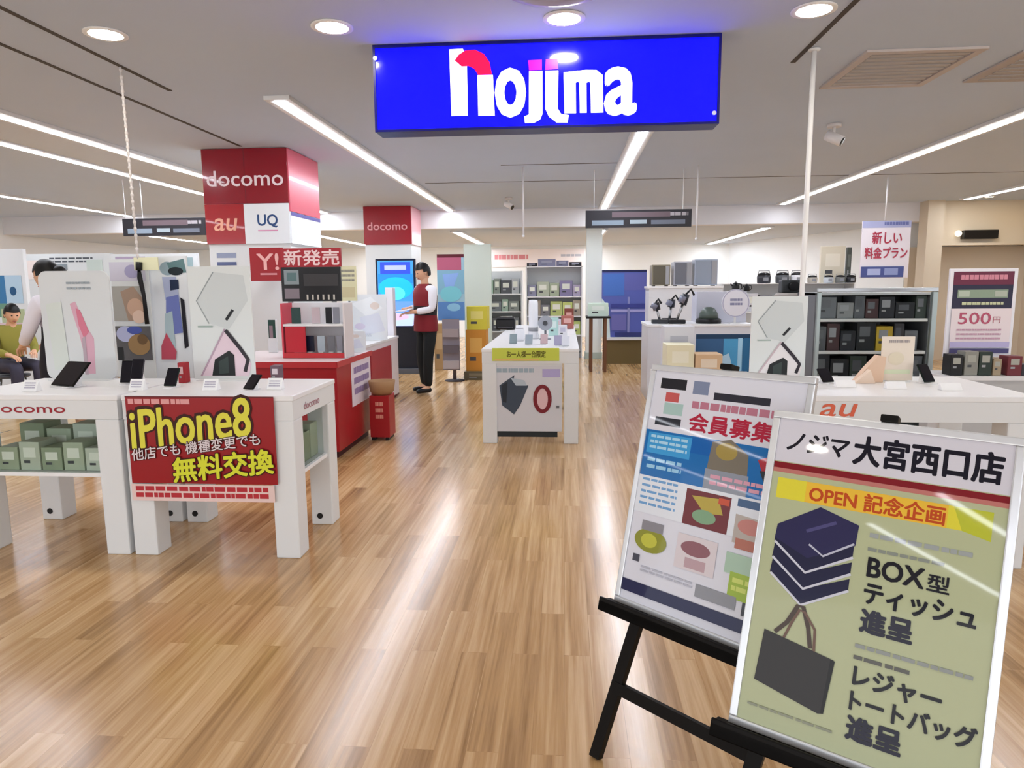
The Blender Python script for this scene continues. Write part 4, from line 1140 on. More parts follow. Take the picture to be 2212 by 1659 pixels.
def person(loc, fwd, J, label, colours, hair='short', extra_clothes=(), seat=None):
    """J: joints in the person's own frame (x right, y forward, z up)"""
    t = thing('person', label, 'person', loc)
    loc = Vector(loc); f = Vector((fwd[0], fwd[1], 0)).normalized(); rt = Vector((f.y, -f.x, 0))
    W_ = lambda p: loc + rt * p[0] + f * p[1] + Vector((0, 0, p[2]))
    V, E = {}, []
    R0 = dict(pelvis=(0.098, 0.085), waist=(0.10, 0.085), chest=(0.125, 0.10), neckbase=(0.06, 0.06), neck=(0.048, 0.05), headb=(0.062, 0.068))
    for k, r in R0.items():
        if k in J: V[k] = (W_(J[k]), r)
    E += [('pelvis', 'waist'), ('waist', 'chest'), ('chest', 'neckbase'), ('neckbase', 'neck'), ('neck', 'headb')]
    for s in 'LR':
        V['sh' + s] = (W_(J['sh' + s]), 0.055); V['el' + s] = (W_(J['el' + s]), 0.038); V['wr' + s] = (W_(J['wr' + s]), 0.026)
        E += [('chest', 'sh' + s), ('sh' + s, 'el' + s), ('el' + s, 'wr' + s)]
        d = (Vector(J['wr' + s]) - Vector(J['el' + s])).normalized(); side = Vector((1 if s == 'L' else -1, 0, 0))
        side = (side - d * side.dot(d)).normalized(); dn = d.cross(side).normalized()
        if dn.z > 0: dn = -dn
        pm = Vector(J['wr' + s]) + d * 0.05
        V['pm' + s] = (W_(pm), (0.03, 0.018)); E.append(('wr' + s, 'pm' + s))
        for q, (off, ln) in enumerate(((-0.028, 0.062), (-0.009, 0.075), (0.010, 0.07), (0.028, 0.055))):
            a = pm + side * off + d * 0.035; b = a + d * ln * 0.55 + dn * 0.01; c = b + d * ln * 0.3 + dn * 0.03
            V['f%d%sa' % (q, s)] = (W_(a), 0.0095); V['f%d%sb' % (q, s)] = (W_(b), 0.0085); V['f%d%sc' % (q, s)] = (W_(c), 0.007)
            E += [('pm' + s, 'f%d%sa' % (q, s)), ('f%d%sa' % (q, s), 'f%d%sb' % (q, s)), ('f%d%sb' % (q, s), 'f%d%sc' % (q, s))]
        a = Vector(J['wr' + s]) + d * 0.03 + side * 0.035; b = a + d * 0.03 + side * 0.015 + dn * 0.012
        V['th%sa' % s] = (W_(a), 0.011); V['th%sb' % s] = (W_(b), 0.009); E += [('wr' + s, 'th%sa' % s), ('th%sa' % s, 'th%sb' % s)]
        V['hp' + s] = (W_(J['hp' + s]), 0.066); V['kn' + s] = (W_(J['kn' + s]), 0.056); V['an' + s] = (W_(J['an' + s]), 0.038); V['to' + s] = (W_(J['to' + s]), (0.04, 0.03))
        E += [('pelvis', 'hp' + s), ('hp' + s, 'kn' + s), ('kn' + s, 'an' + s), ('an' + s, 'to' + s)]
    bm = skin_mesh(V, E, 'pelvis')
    # head joined into the body
    hc = Vector(J['head']); hd = Vector(J.get('look', (0, 1, -0.1))).normalized()
    hx = hd.cross(Vector((0, 0, 1))).normalized(); hu = hx.cross(hd)
    hb = bmesh.new(); bmesh.ops.create_uvsphere(hb, u_segments=24, v_segments=18, radius=1)
    H = lambda p: W_(hc + hx * p[0] + hd * p[1] + hu * p[2])
    for v in hb.verts:
        x, y, z = v.co
        w = 0.074 * (1 - 0.22 * max(0, -z)); dpt = 0.096
        if z < -0.2 and y > 0: dpt *= 1 - 0.12 * (-z - 0.2)
        p = [x * w, y * dpt, z * 0.118]
        if y > 0.75:                                     # nose, brow, eye sockets, lips
            if abs(x) < 0.16 and -0.45 < z < 0.05: p[1] += 0.022 * (1 - abs(x) / 0.16) * (1 - abs(z + 0.25) / 0.35)
            if 0.15 < abs(x) < 0.45 and -0.05 < z < 0.2: p[1] -= 0.008
            if abs(x) < 0.3 and -0.65 < z < -0.48: p[1] += 0.006
        v.co = H(p)
    for sgn in (-1, 1):                                  # ears
        r = bmesh.ops.create_uvsphere(hb, u_segments=10, v_segments=8, radius=1)
        for v in r['verts']: v.co = H((sgn * (0.074 + v.co.x * 0.012), -0.005 + v.co.y * 0.018, -0.005 + v.co.z * 0.03))
    for fc in hb.faces: fc.smooth = True
    # eyes and mouth colours
    for sgn in (-1, 1):
        r = bmesh.ops.create_uvsphere(hb, u_segments=10, v_segments=8, radius=1)
        for v in r['verts']: v.co = H((sgn * 0.028 + v.co.x * 0.011, 0.083 + v.co.y * 0.006, 0.008 + v.co.z * 0.007))
        for v in r['verts']:
            for fc in v.link_faces: fc.material_index = 1; fc.smooth = True
    r = bmesh.ops.create_uvsphere(hb, u_segments=10, v_segments=8, radius=1)
    for v in r['verts']: v.co = H((v.co.x * 0.022, 0.086 + v.co.y * 0.008, -0.062 + v.co.z * 0.007))
    for v in r['verts']:
        for fc in v.link_faces: fc.material_index = 2; fc.smooth = True
    tmp = bpy.data.meshes.new('h'); hb.to_mesh(tmp); hb.free(); bm.from_mesh(tmp); bpy.data.meshes.remove(tmp)
    obj('body', bm, [SKIN, BLACK, M('a8605a', 0.5)], t)
    # hair
    hm = bmesh.new(); bmesh.ops.create_uvsphere(hm, u_segments=24, v_segments=18, radius=1)
    kill = []
    for v in hm.verts:
        x, y, z = v.co
        lim = 0.30 if y > 0.35 else (-0.15 if y > -0.2 else (-0.55 if hair != 'bun' else -0.6))
        k = 1.0
        if z < lim: kill.append(v); continue
        v.co = H((x * 0.086, y * 0.108 - 0.006, z * 0.132 + 0.004))
    bmesh.ops.delete(hm, geom=kill, context='VERTS')
    if hair == 'bun':
        r = bmesh.ops.create_uvsphere(hm, u_segments=16, v_segments=10, radius=1)
        for v in r['verts']: v.co = H((v.co.x * 0.055, -0.125 + v.co.y * 0.045, 0.0 + v.co.z * 0.055))
    for fc in hm.faces: fc.smooth = True
    obj('hair', hm, HAIR, t, 'black hair')

    def limb_cloth(name, keys, edges, mat, root, rad, lab=None):
        VV = {k: (V[k][0] if k in V else W_(J[k]), rad[k]) for k in keys}
        o = obj(name, skin_mesh(VV, edges, root), mat, t, lab)
        return o
    up = dict(waist=(0.125, 0.105), chest=(0.155, 0.125), shL=0.07, shR=0.07, elL=0.052, elR=0.052, neckbase=(0.066, 0.066), pelvis=(0.145, 0.12))
    VV = {k: (V[k][0], up[k]) for k in ('pelvis', 'waist', 'chest', 'neckbase', 'shL', 'shR', 'elL', 'elR')}
    sleeve = colours.get('sleeve', 0.8)
    for s in 'LR':
        VV['cu' + s] = (V['el' + s][0].lerp(V['wr' + s][0], sleeve), 0.042)
    Es = [('pelvis', 'waist'), ('waist', 'chest'), ('chest', 'neckbase'), ('chest', 'shL'), ('chest', 'shR'), ('shL', 'elL'), ('shR', 'elR'), ('elL', 'cuL'), ('elR', 'cuR')]
    obj('shirt', skin_mesh(VV, Es, 'pelvis'), M(colours['shirt'], 0.7), t, colours.get('shirt_label'))
    if 'vest' in colours:
        b2 = bmesh.new(); rings = []
        for z, rx, ry in ((0.83, 0.19, 0.15), (0.92, 0.187, 0.15), (1.04, 0.172, 0.142), (1.16, 0.182, 0.145), (1.28, 0.195, 0.15), (1.36, 0.18, 0.138), (1.42, 0.13, 0.105), (1.445, 0.085, 0.08)):
            rings.append([b2.verts.new(W_((rx * math.cos(2 * PI * q / 28), 0.01 + ry * math.sin(2 * PI * q / 28), z))) for q in range(28)])
        for ra, rb in zip(rings, rings[1:]):
            for q in range(28):
                fc = b2.faces.new((ra[q], ra[(q + 1) % 28], rb[(q + 1) % 28], rb[q])); fc.smooth = True
                zc = fc.calc_center_median().z
                fc.material_index = 0 if (zc < 1.05 or (zc > 1.2 and 3 <= q <= 13)) else 1
        obj('vest', b2, [M(colours['vest'], 0.6), M(colours['vest2'], 0.6)], t, 'dark red and black vest')
    if 'skirt' in colours:
        wz = J['waist'][2]
        sk = MB(); c0 = W_(J['pelvis'])
        sk.lathe((c0.x, c0.y, 0), ((0.17, 0.42), (0.2, 0.46), (0.2, wz - 0.2), (0.185, wz - 0.08), (0.165, wz + 0.02), (0.16, wz + 0.11)), 24, sx=1, sy=0.95)
        obj('skirt', sk, M(colours['skirt'], 0.7), t, 'black skirt')
    if 'trousers' in colours:
        VV = {'pelvis': (V['pelvis'][0], (0.125, 0.105))}; Es = []
        for s in 'LR':
            VV['hp' + s] = (V['hp' + s][0], 0.092); VV['kn' + s] = (V['kn' + s][0], 0.076); VV['an' + s] = (V['an' + s][0] + Vector((0, 0, 0.0)), 0.06)
            Es += [('pelvis', 'hp' + s), ('hp' + s, 'kn' + s), ('kn' + s, 'an' + s)]
        obj('trousers', skin_mesh(VV, Es, 'pelvis'), M(colours['trousers'], 0.7), t, colours.get('trousers_label'))
    for s in 'LR':
        a = V['an' + s][0]; b = V['to' + s][0]; dd = (b - a); dd.z = 0; dd.normalize()
        fz = loc.z
        base = min(a.z, b.z)
        sh = skin_mesh({'a': (Vector((a.x, a.y, base + 0.012)) - dd * 0.05, (0.045, 0.04)), 'b': (Vector((b.x, b.y, base + 0.006)) + dd * 0.02, (0.045, 0.034)), 'c': (Vector((b.x, b.y, base + 0.0)) + dd * 0.07, (0.036, 0.026))}, [('a', 'b'), ('b', 'c')], 'a', 2)
        mz = min(v.co.z for v in sh.verts)
        for v in sh.verts: v.co.z = max(v.co.z, fz + 0.004 if abs(base - fz) < 0.2 else v.co.z)
        obj('shoe', sh, M('101012', 0.35), t)
    return t, W_


# staff member in vest
J = dict(pelvis=(0, 0, 0.93), waist=(0, 0.0, 1.06), chest=(0, 0.01, 1.28), neckbase=(0, 0.01, 1.43), neck=(0, 0.015, 1.49), headb=(0, 0.025, 1.56), head=(0, 0.04, 1.595), look=(0.1, 1, -0.3),
         shR=(0.185, 0.0, 1.39), elR=(0.24, 0.0, 1.12), wrR=(0.06, 0.24, 1.13), shL=(-0.185, 0.0, 1.39), elL=(-0.23, 0.04, 1.12), wrL=(-0.06, 0.27, 1.08),
         hpR=(0.095, 0, 0.80), knR=(0.1, 0.03, 0.48), anR=(0.1, -0.02, 0.085), toR=(0.11, 0.1, 0.045), hpL=(-0.095, 0, 0.80), knL=(-0.1, 0.05, 0.48), anL=(-0.11, 0.06, 0.085), toL=(-0.12, 0.18, 0.045))
man, WM = person((-1.83, 9.1, 0), (-0.75, -0.66), J, 'standing person in dark red vest and black trousers beside the blue screen',
                 dict(shirt='e6e4ea', shirt_label='white shirt', vest='7c1822', vest2='1c1a1e', trousers='14181a', trousers_label='black trousers', sleeve=0.75))
q = WM((0.0, 0.345, 1.085))
t = thing('tablet_computer', 'small white paper pad held by the standing person in the dark red vest', 'paper pad', q)
obj('pad', MB().obox(q + Vector((-0.10, -0.02, 0.0)), (0.17, -0.10, 0.02), (0.07, 0.11, 0.02), (0, 0, 0.012), 0, 0.002), M('eceaf2', 0.4), t)
pr = Print(q + Vector((-0.10, -0.02, 0.0135)), (0.17, -0.10, 0.02), (0.07, 0.11, 0.02), (0, 0, 1), step=0.001); pr.lines(0.1, 0.15, 0.9, 0.85, 4, 'a9a8b4', 0.4, 3); pr.done('printed_text', t)
t.name = 'paper_pad'

# woman at the left, facing left, leaning over
J = dict(pelvis=(0, 0.06, 0.90), waist=(0, 0.08, 1.02), chest=(0, 0.1, 1.22), neckbase=(0, 0.15, 1.36), neck=(0, 0.17, 1.41), headb=(0, 0.20, 1.48), head=(0, 0.215, 1.52), look=(-0.25, 1, -0.25),
         shR=(0.165, 0.11, 1.31), elR=(0.2, 0.24, 1.08), wrR=(0.15, 0.44, 1.0), shL=(-0.165, 0.11, 1.31), elL=(-0.2, 0.2, 1.08), wrL=(-0.12, 0.40, 0.98),
         hpR=(0.09, 0.06, 0.78), knR=(0.09, 0.1, 0.45), anR=(0.09, 0.06, 0.085), toR=(0.1, 0.18, 0.045), hpL=(-0.09, 0.06, 0.78), knL=(-0.09, 0.12, 0.45), anL=(-0.09, 0.1, 0.085), toL=(-0.1, 0.22, 0.045))
pw = at(98, 590, 5.2)
woman, WW = person((pw.x + 0.16, 5.2, 0), (-0.9, 0.3), J, 'person with black hair bun, white blouse and black skirt behind the left table',
                   dict(shirt='e4e0ea', shirt_label='white blouse', skirt='16141e', sleeve=0.85), hair='bun')
# seated customer at the left edge
J = dict(pelvis=(0, 0, 0.52), waist=(0, 0.03, 0.64), chest=(0, 0.07, 0.84), neckbase=(0, 0.1, 0.98), neck=(0, 0.115, 1.03), headb=(0, 0.14, 1.09), head=(0, 0.15, 1.12), look=(0.1, 1, -0.3),
         shR=(0.17, 0.07, 0.94), elR=(0.22, 0.12, 0.70), wrR=(0.14, 0.33, 0.64), shL=(-0.17, 0.07, 0.94), elL=(-0.22, 0.12, 0.70), wrL=(-0.12, 0.33, 0.66),
         hpR=(0.09, 0.04, 0.50), knR=(0.12, 0.42, 0.50), anR=(0.12, 0.38, 0.085), toR=(0.13, 0.5, 0.045), hpL=(-0.09, 0.04, 0.50), knL=(-0.12, 0.42, 0.50), anL=(-0.12, 0.40, 0.085), toL=(-0.13, 0.52, 0.045))
ps = at(16, 700, 8.0)
seated, WS = person((ps.x, 8.0, 0), (0.75, -0.4), J, 'seated person with dark hair and an olive yellow top at the left edge',
                    dict(shirt='8f8a3e', shirt_label='olive yellow top', trousers='3a3848', trousers_label='dark trousers', sleeve=0.85))
t = thing('stool', 'round grey stool under the seated person at the left edge', 'stool', (ps.x, 8.0, 0))
obj('seat', MB().lathe((ps.x, 8.0, 0.345), ((0.17, 0), (0.185, 0.015), (0.18, 0.035), (0.02, 0.04)), 24), M('55565c', 0.6), t)
for k in range(4):
    aa = PI / 4 + k * PI / 2
    obj('leg', MB().tube(((ps.x + 0.12 * math.cos(aa), 8.0 + 0.12 * math.sin(aa), 0.347), (ps.x + 0.17 * math.cos(aa), 8.0 + 0.17 * math.sin(aa), 0.002)), 0.013), METAL, t)

# ================================================================== LEFT BACKGROUND
def gondola(X0, X1, Y, dep, H, shelves, label, mat=WHITE2, name='shelf_unit', z0=0.0):
    t = thing(name, label, 'shelf', ((X0 + X1) / 2, Y + dep / 2, 0))
    obj('back_panel', MB().box(X0, X1, Y + dep - 0.02, Y + dep, 0, H, 0, 0.002), mat, t)
    for x in (X0, X1 - 0.025): obj('upright', MB().box(x, x + 0.025, Y, Y + dep - 0.021, 0, H, 0, 0.002), mat, t)
    for z in shelves: obj('shelf', MB().box(X0 + 0.026, X1 - 0.026, Y + 0.01, Y + dep - 0.021, z - 0.025, z, 0, 0.002), WHITE, t)
    obj('base', MB().box(X0 + 0.026, X1 - 0.026, Y + 0.02, Y + dep - 0.021, 0, 0.1), GREY, t)
    return t


# tall white partition with blue posters behind the woman
a, b, c, d = rectY(-90, 545, 62, 800, 8.9)
t = thing('poster_wall', 'white partition with blue and green posters at the far left edge', 'partition', ((a + b) / 2, 8.95, 0))
obj('board', MB().box(a, b, 8.9, 8.96, 0.02, 1.95, 0, 0.004), M('e6eaee', 0.4), t)
obj('feet', MB().box(a + 0.1, a + 0.16, 8.75, 9.1, 0, 0.02).box(b - 0.16, b - 0.1, 8.75, 9.1, 0, 0.02), GREY, t)
ax_, bx_, cx_, dx_ = rectY(-20, 595, 52, 715, 8.9)
pr = Print(*front(ax_, bx_, dx_, cx_, 8.9), step=0.0015)
pr.rect(0, 0, 0.5, 0.6, '3f7cae'); pr.rect(0, 0.5, 0.5, 0.75, '6f9a86'); pr.rect(0.5, 0.0, 1, 0.5, 'b8d4ea'); pr.ell(0.72, 0.28, 0.1, 0.08, '2c5a86'); pr.rect(0.3, 0.6, 1, 0.85, 'b4c09a'); pr.rect(0.0, 0.85, 1, 1, 'd8c4cc')
pr.done('posters', t)
a, b, c, d = rectY(62, 548, 250, 800, 10.5)
t = thing('poster_wall', 'pale partition with dark small prints behind the person with the bun', 'partition', ((a + b) / 2, 10.55, 0))
obj('board', MB().box(a, b, 10.5, 10.56, 0.02, c, 0, 0.004), M('dfe4e6', 0.4), t)
obj('feet', MB().box(a + 0.1, a + 0.16, 10.35, 10.7, 0, 0.02).box(b - 0.16, b - 0.1, 10.35, 10.7, 0, 0.02), GREY, t)
pr = Print(*front(a, b, 0.02, c, 10.5), step=0.002)
pr.lines(0.3, 0.03, 0.8, 0.08, 2, '5a6068', 0.5, 5); pr.rect(0.35, 0.08, 0.5, 0.13, '8d98a0'); pr.rect(0.72, 0.05, 0.9, 0.3, 'cfdcd6'); pr.rect(0.02, 0.05, 0.2, 0.2, 'f0e4e0')
pr.done('prints', t)
a, b, c, d = rectY(250, 548, 434, 800, 9.6)
t = thing('poster_wall', 'pale blue partition behind the photo boards, left of the red column', 'partition', ((a + b) / 2, 9.65, 0))
obj('board', MB().box(a, b, 9.6, 9.66, 0.02, c, 0, 0.004), M('e2e8ec', 0.4), t)
obj('feet', MB().box(a + 0.1, a + 0.16, 9.45, 9.8, 0, 0.02).box(b - 0.16, b - 0.1, 9.45, 9.8, 0, 0.02), GREY, t)
pr = Print(*front(a, b, 0.02, c, 9.6), step=0.002)
pr.rect(0.05, 0.02, 0.4, 0.16, 'b4a8c4'); pr.ell(0.24, 0.09, 0.08, 0.04, '8878a8'); pr.rect(0.6, 0.03, 0.95, 0.14, '9ab4bc'); pr.lines(0.1, 0.2, 0.9, 0.3, 2, '8a97a6', 0.5, 9)
pr.done('prints', t)

# ================================================================== CENTRE BACKGROUND
# products on the centre tables
def lathe_thing(name, label, cat, x, y, z, prof, mat, group=None, parts=()):
    t = thing(name, label, cat, (x, y, z), group)
    obj('body', MB().lathe((x, y, z + 0.001), prof, 22), mat, t)
    for (pn, mb, mm) in parts: obj(pn, mb, mm, t)
    return t


ZT = TH - 0.01
q = at(1152, 690, 7.3)
lathe_thing('air_purifier', 'slim white cylinder appliance standing tall on the centre table', 'appliance', q.x, 7.3, ZT, ((0.06, 0), (0.062, 0.02), (0.05, 0.06), (0.05, 0.36), (0.045, 0.40), (0.02, 0.405)), M('eceef4', 0.25),
            parts=(('grille', MB().lathe((q.x, 7.3, ZT + 0.08), ((0.0515, 0), (0.0515, 0.04)), 22), GREY),))
q = at(1122, 705, 7.0)
lathe_thing('speaker', 'short white rounded speaker left of the tall white cylinder', 'speaker', q.x, 7.0, ZT, ((0.045, 0), (0.055, 0.03), (0.05, 0.1), (0.03, 0.15), (0.01, 0.16)), M('e8eaf0', 0.3),
            parts=(('control_ring', MB().lathe((q.x, 7.0, ZT + 0.125), ((0.0415, 0), (0.04, 0.008)), 18), GREY),))
q = at(1178, 700, 7.2)
t = thing('desk_fan', 'small grey desk fan right of the tall white cylinder', 'fan', (q.x, 7.2, ZT))
obj('base', MB().lathe((q.x, 7.2, ZT + 0.001), ((0.06, 0), (0.055, 0.012), (0.012, 0.02), (0.012, 0.1)), 18), M('8a8e98', 0.4), t)
obj('cage', MB().tube(((q.x, 7.16, ZT + 0.17), (q.x, 7.22, ZT + 0.17)), 0.075, 20), M('9ea2ac', 0.4), t)
obj('hub', MB().tube(((q.x, 7.15, ZT + 0.17), (q.x, 7.161, ZT + 0.17)), 0.025, 14), DGREY, t)
q = at(1195, 675, 7.8)
carton(q.x - 0.05, q.x + 0.06, 7.7, 7.8, ZT + 0.001, ZT + 0.2, 'b8dcd6', 'pale mint box on the centre table behind the desk fan', None, 'e0f0ec')
q = at(1215, 690, 7.75)
carton(q.x - 0.04, q.x + 0.05, 7.5, 7.6, ZT + 0.001, ZT + 0.13, 'e8e8ee', 'small white box right of the mint box on the centre table', None, 'c9c6d8')
for i, (x, y, Y, cc) in enumerate(((1108, 722, 6.6, '8b9aa0'), (1142, 725, 6.5, '9aa6b0'), (1175, 722, 6.55, 'c8b0b4'), (1205, 727, 6.4, 'a9a6c0'), (1222, 735, 6.3, 'd9dbe4'))):
    q = at(x, y, Y)
    phone(q.x, Y, ZT, '%s on a stand at the front of the centre table' % ['grey-green phone, leftmost', 'blue-grey phone, second from left', 'pinkish phone, third from left', 'violet-grey phone, fourth from left', 'silver phone, rightmost'][i],
          M(cc, 0.25), group='phones on the centre table', h=0.11, tilt=0.7, screen=M(cc, 0.12))
q = at(1232, 668, 9.0)
for i, (dx, w, h, cc, y) in enumerate(((-0.1, 0.16, 0.17, 'b06a60', 8.9), (0.02, 0.12, 0.25, '8a4a40', 9.15), (-0.22, 0.1, 0.13, 'd4c8e0', 8.8))):
    x = min(q.x + dx, 0.11 - w)
    carton(x, x + w, y, y + 0.12, ZT + 0.001, ZT + h, cc, ['copper red box', 'dark red brown box', 'pale lilac box'][i] + ' at the far right end of the centre tables', 'boxes at the far end of the centre tables', 'e0b0a8')
q = at(1090, 700, 8.8)
t = thing('printer', 'black printer on the far left end of the centre tables', 'printer', (q.x, 8.9, ZT))
obj('body', MB().box(q.x - 0.11, q.x + 0.13, 8.8, 9.0, ZT + 0.001, ZT + 0.13, 0, 0.012), M('101014', 0.3), t)
obj('scanner_lid', MB().box(q.x - 0.1, q.x + 0.12, 8.81, 8.99, ZT + 0.131, ZT + 0.155, 0, 0.005), M('26262c', 0.25), t)
obj('paper_tray', MB().box(q.x - 0.08, q.x + 0.1, 8.74, 8.81, ZT + 0.02, ZT + 0.035), M('3a3a40', 0.3), t)

# yellow and orange carton tower
a, b, c, d = rectY(1008, 662, 1052, 712, 10.4)
carton(a, b, 10.4, 10.75, at(1030, 712, 10.4).z, c, 'd8cc48', 'yellow carton on top of the orange carton left of the centre table', 'yellow and orange carton tower', 'e8dc80')
carton(a - 0.02, b - 0.02, 10.4, 10.75, 0.13, at(1030, 712, 10.4).z - 0.002, 'cc8c38', 'orange carton under the yellow carton left of the centre table', 'yellow and orange carton tower', 'e0ae5c')
carton(a - 0.05, b + 0.03, 10.36, 10.8, 0.001, 0.128, '6c6450', 'brown low crate under the orange carton', None, '8a826c')

# back shelves
bs1 = gondola(at(1035, 650, 14).x, at(1128, 650, 14).x, 14.0, 0.45, at(1080, 585, 14).z, (0.5, 0.9, 1.25), 'white shelf unit with grey goods behind the left of the centre table')
x0, x1 = at(1035, 650, 14).x + 0.03, at(1128, 650, 14).x - 0.03
gr = 0
for zi, z in enumerate((0.5, 0.9, 1.25)):
    xx = x0; k = 0
    while xx < x1 - 0.12:
        w = [0.22, 0.16, 0.26, 0.14][(k + zi) % 4]; w = min(w, x1 - xx); h = [0.3, 0.24, 0.27, 0.2][(k * 2 + zi) % 4]
        carton(xx + 0.006, xx + w - 0.006, 14.05, 14.3, z + 0.001, z + h, ['8f9690', '5a5c62', 'b8bcc0', '7c8288', 'a0b8a8'][(k + zi * 2) % 5],
               'grey box, %s from left, %s shelf behind the left of the centre table' % (ordw[k], ['lowest', 'middle', 'top'][zi]), 'grey goods on the far white shelf')
        xx += w; k += 1
bs2 = gondola(at(1136, 650, 13.6).x, at(1258, 650, 13.6).x, 13.6, 0.45, at(1195, 575, 13.6).z, (0.45, 0.82, 1.2), 'white shelf unit with dark top trays behind the right of the centre table')
x0, x1 = at(1136, 650, 13.6).x + 0.03, at(1258, 650, 13.6).x - 0.03
for zi, z in enumerate((0.45, 0.82, 1.2)):
    xx = x0; k = 0
    cols = (['c2b060', '8a8478', 'a8b4a0', 'c8d08c', 'b8c878'], ['9c948a', '7a7a80', 'b8c47c', 'c8d480', 'a9a090'], ['8d8fa6', 'b4bca8', 'a9b49a', '8c84a8', 'b0a8c0'])[zi]
    while xx < x1 - 0.12:
        w = [0.2, 0.26, 0.18, 0.24][(k + zi) % 4]; w = min(w, x1 - xx); h = [0.26, 0.3, 0.22, 0.28][(k + zi) % 4]
        carton(xx + 0.006, xx + w - 0.006, 13.65, 13.9, z + 0.001, z + h, cols[k % 5],
               'coloured box, %s from left, %s shelf behind the right of the centre table' % (ordw[k], ['lowest', 'middle', 'top'][zi]), 'coloured goods on the far shelf')
        xx += w; k += 1
zt_ = at(1195, 575, 13.6).z
for i, (p0, p1, hh) in enumerate(((1138, 1160, 0.07), (1162, 1200, 0.14), (1202, 1228, 0.11), (1230, 1256, 0.08))):
    xa, xb = at(p0, 570, 13.7).x, at(p1, 570, 13.7).x
    carton(xa, xb, 13.7, 13.95, zt_ - 0.3 + 0.301 - 0.0, zt_ + hh, ['1e1e24', '8a8aa4', '7c7c96', '2a2a32'][i], '%s on the white shelf unit behind the centre table' % ['black flat tray at the left', 'grey-violet box, second', 'grey-violet box, third', 'black flat tray at the right'][i], 'trays on top of the far shelf', 'a0a0b4')
for z_ in (zt_,):
    obj('top_board', MB().box(at(1136, 650, 13.6).x, at(1258, 650, 13.6).x, 13.6, 14.05, zt_ - 0.02, zt_, 0, 0.002), WHITE, bs2)
# wall banner in pink
a, b, c, d = rectY(1062, 538, 1262, 576, 19.1)
t = panel('wall_banner', 'white banner with pink marks high on the back wall behind the centre table', 'banner', a, b, d, c, 19.17, 0.028, M('f2e8e6', 0.4))
pr = Print(*front(a, b, d, c, 19.17), step=0.002); pr.lines(0.03, 0.3, 0.4, 0.6, 1, 'd88a90', 0.9, 4); pr.lines(0.75, 0.3, 0.98, 0.45, 1, 'b8b8c0', 0.9, 9); pr.done('printed_text', t)
# pale green partition
a, b, c, d = rectY(1003, 520, 1062, 800, 13.4)
t = thing('partition', 'pale green partition panel between the poster stand and the far shelves', 'partition', ((a + b) / 2, 13.43, 0))
obj('board', MB().box(a, b, 13.4, 13.46, 0.02, 2.2, 0, 0.004), M('d5e2da', 0.4), t)
obj('feet', MB().box(a + 0.05, a + 0.1, 13.25, 13.62, 0, 0.02).box(b - 0.1, b - 0.05, 13.25, 13.62, 0, 0.02), GREY, t)
# white column right of centre with dark counter
t = thing('column', 'slim white column at the far centre beside the blue cabinet', 'column', (at(1285, 600, 12.9).x, 13.5, 0))
a, b, c, d = rectY(1266, 500, 1300, 800, 13.45)
obj('shaft', MB().box(a, b, 13.45, 13.8, 0, LOWC - 0.001, 0, 0.004), M('ecf4f0', 0.4), t)
obj('base_trim', MB().box(a - 0.015, b + 0.015, 13.44, 13.815, 0, 0.12), M('b4c4bc', 0.5), t)
a, b, c, d = rectY(1266, 684, 1318, 830, 11.3)
t = thing('side_table', 'small dark brown table in front of the slim white column', 'table', ((a + b) / 2, 11.5, 0))
zc_ = c
obj('tabletop', MB().box(a, b, 11.3, 11.75, c - 0.03, c, 0, 0.004), M('16140f', 0.4), t)
for xx in (a + 0.06, b - 0.1):
    for yy in (11.33, 11.68): obj('leg', MB().box(xx, xx + 0.045, yy, yy + 0.045, 0, c - 0.031), M('6e4a34', 0.5), t)
q = at(1292, 680, 11.4)
carton(a + 0.03, b - 0.03, 11.4, 11.65, zc_ + 0.001, at(1292, 655, 11.4).z, 'cfe4d8', 'pale green low box on the small dark brown table', None, 'e4f0ea')

# blue cabinet
a, b, c, d = rectY(1300, 583, 1396, 728, 12.6)
t = thing('blue_cabinet', 'tall blue display board with white grid lines right of the slim white column', 'display board', ((a + b) / 2, 12.7, 0))
obj('board', MB().box(a, b, 12.6, 12.66, d, c, 0, 0.004), M('5a66b4', 0.4), t)
pr = Print(*front(a, b, d, c, 12.6), step=0.002)
pr.rect(0, 0, 1, 0.035, '1e2454'); pr.rect(0.03, 0.05, 0.5, 0.38, '4a74c4'); pr.rect(0.5, 0.05, 0.98, 0.3, '6468b0'); pr.poly(((0, 0.42), (0.16, 0.55), (0.2, 1), (0, 1)), 'd5e4e2')
pr.rect(0.2, 0.585, 1, 0.625, 'a9a8dc'); pr.rect(0.58, 0.4, 0.63, 0.95, '8c90c4'); pr.rect(0.2, 0.5, 0.98, 0.56, '3c4492'); pr.rect(0.22, 0.66, 0.56, 0.9, '7070b4'); pr.rect(0.3, 0.93, 0.96, 0.995, '343c74')
pr.done('artwork', t)
obj('shelf', MB().box(a + 0.05, b, 12.5, 12.7, d - 0.05, d - 0.002, 0, 0.003), WHITE2, t)
obj('base_cabinet', MB().box(a + 0.05, b, 12.56, 12.9, 0, d - 0.052, 0, 0.003), M('70603c', 0.5), t, 'olive brown base')

# ================================================================== RIGHT BACKGROUND
# picture boards / microwaves on the high shelf
shelf_z = at(1480, 618, 11.5).z
xa, xb = at(1402, 618, 11.5).x, at(1560, 618, 11.5).x
t = thing('display_counter', 'long white display counter with goods at the far right of the centre aisle', 'counter', ((xa + xb) / 2, 11.75, 0))
obj('cabinet', MB().box(xa, xb, 11.5, 12.0, 0.0, shelf_z - 0.035, 0, 0.004), M('dfe2e8', 0.4), t)
obj('counter_top', MB().box(xa - 0.02, xb + 0.02, 11.48, 12.02, shelf_z - 0.035, shelf_z, 0, 0.004), WHITE, t)


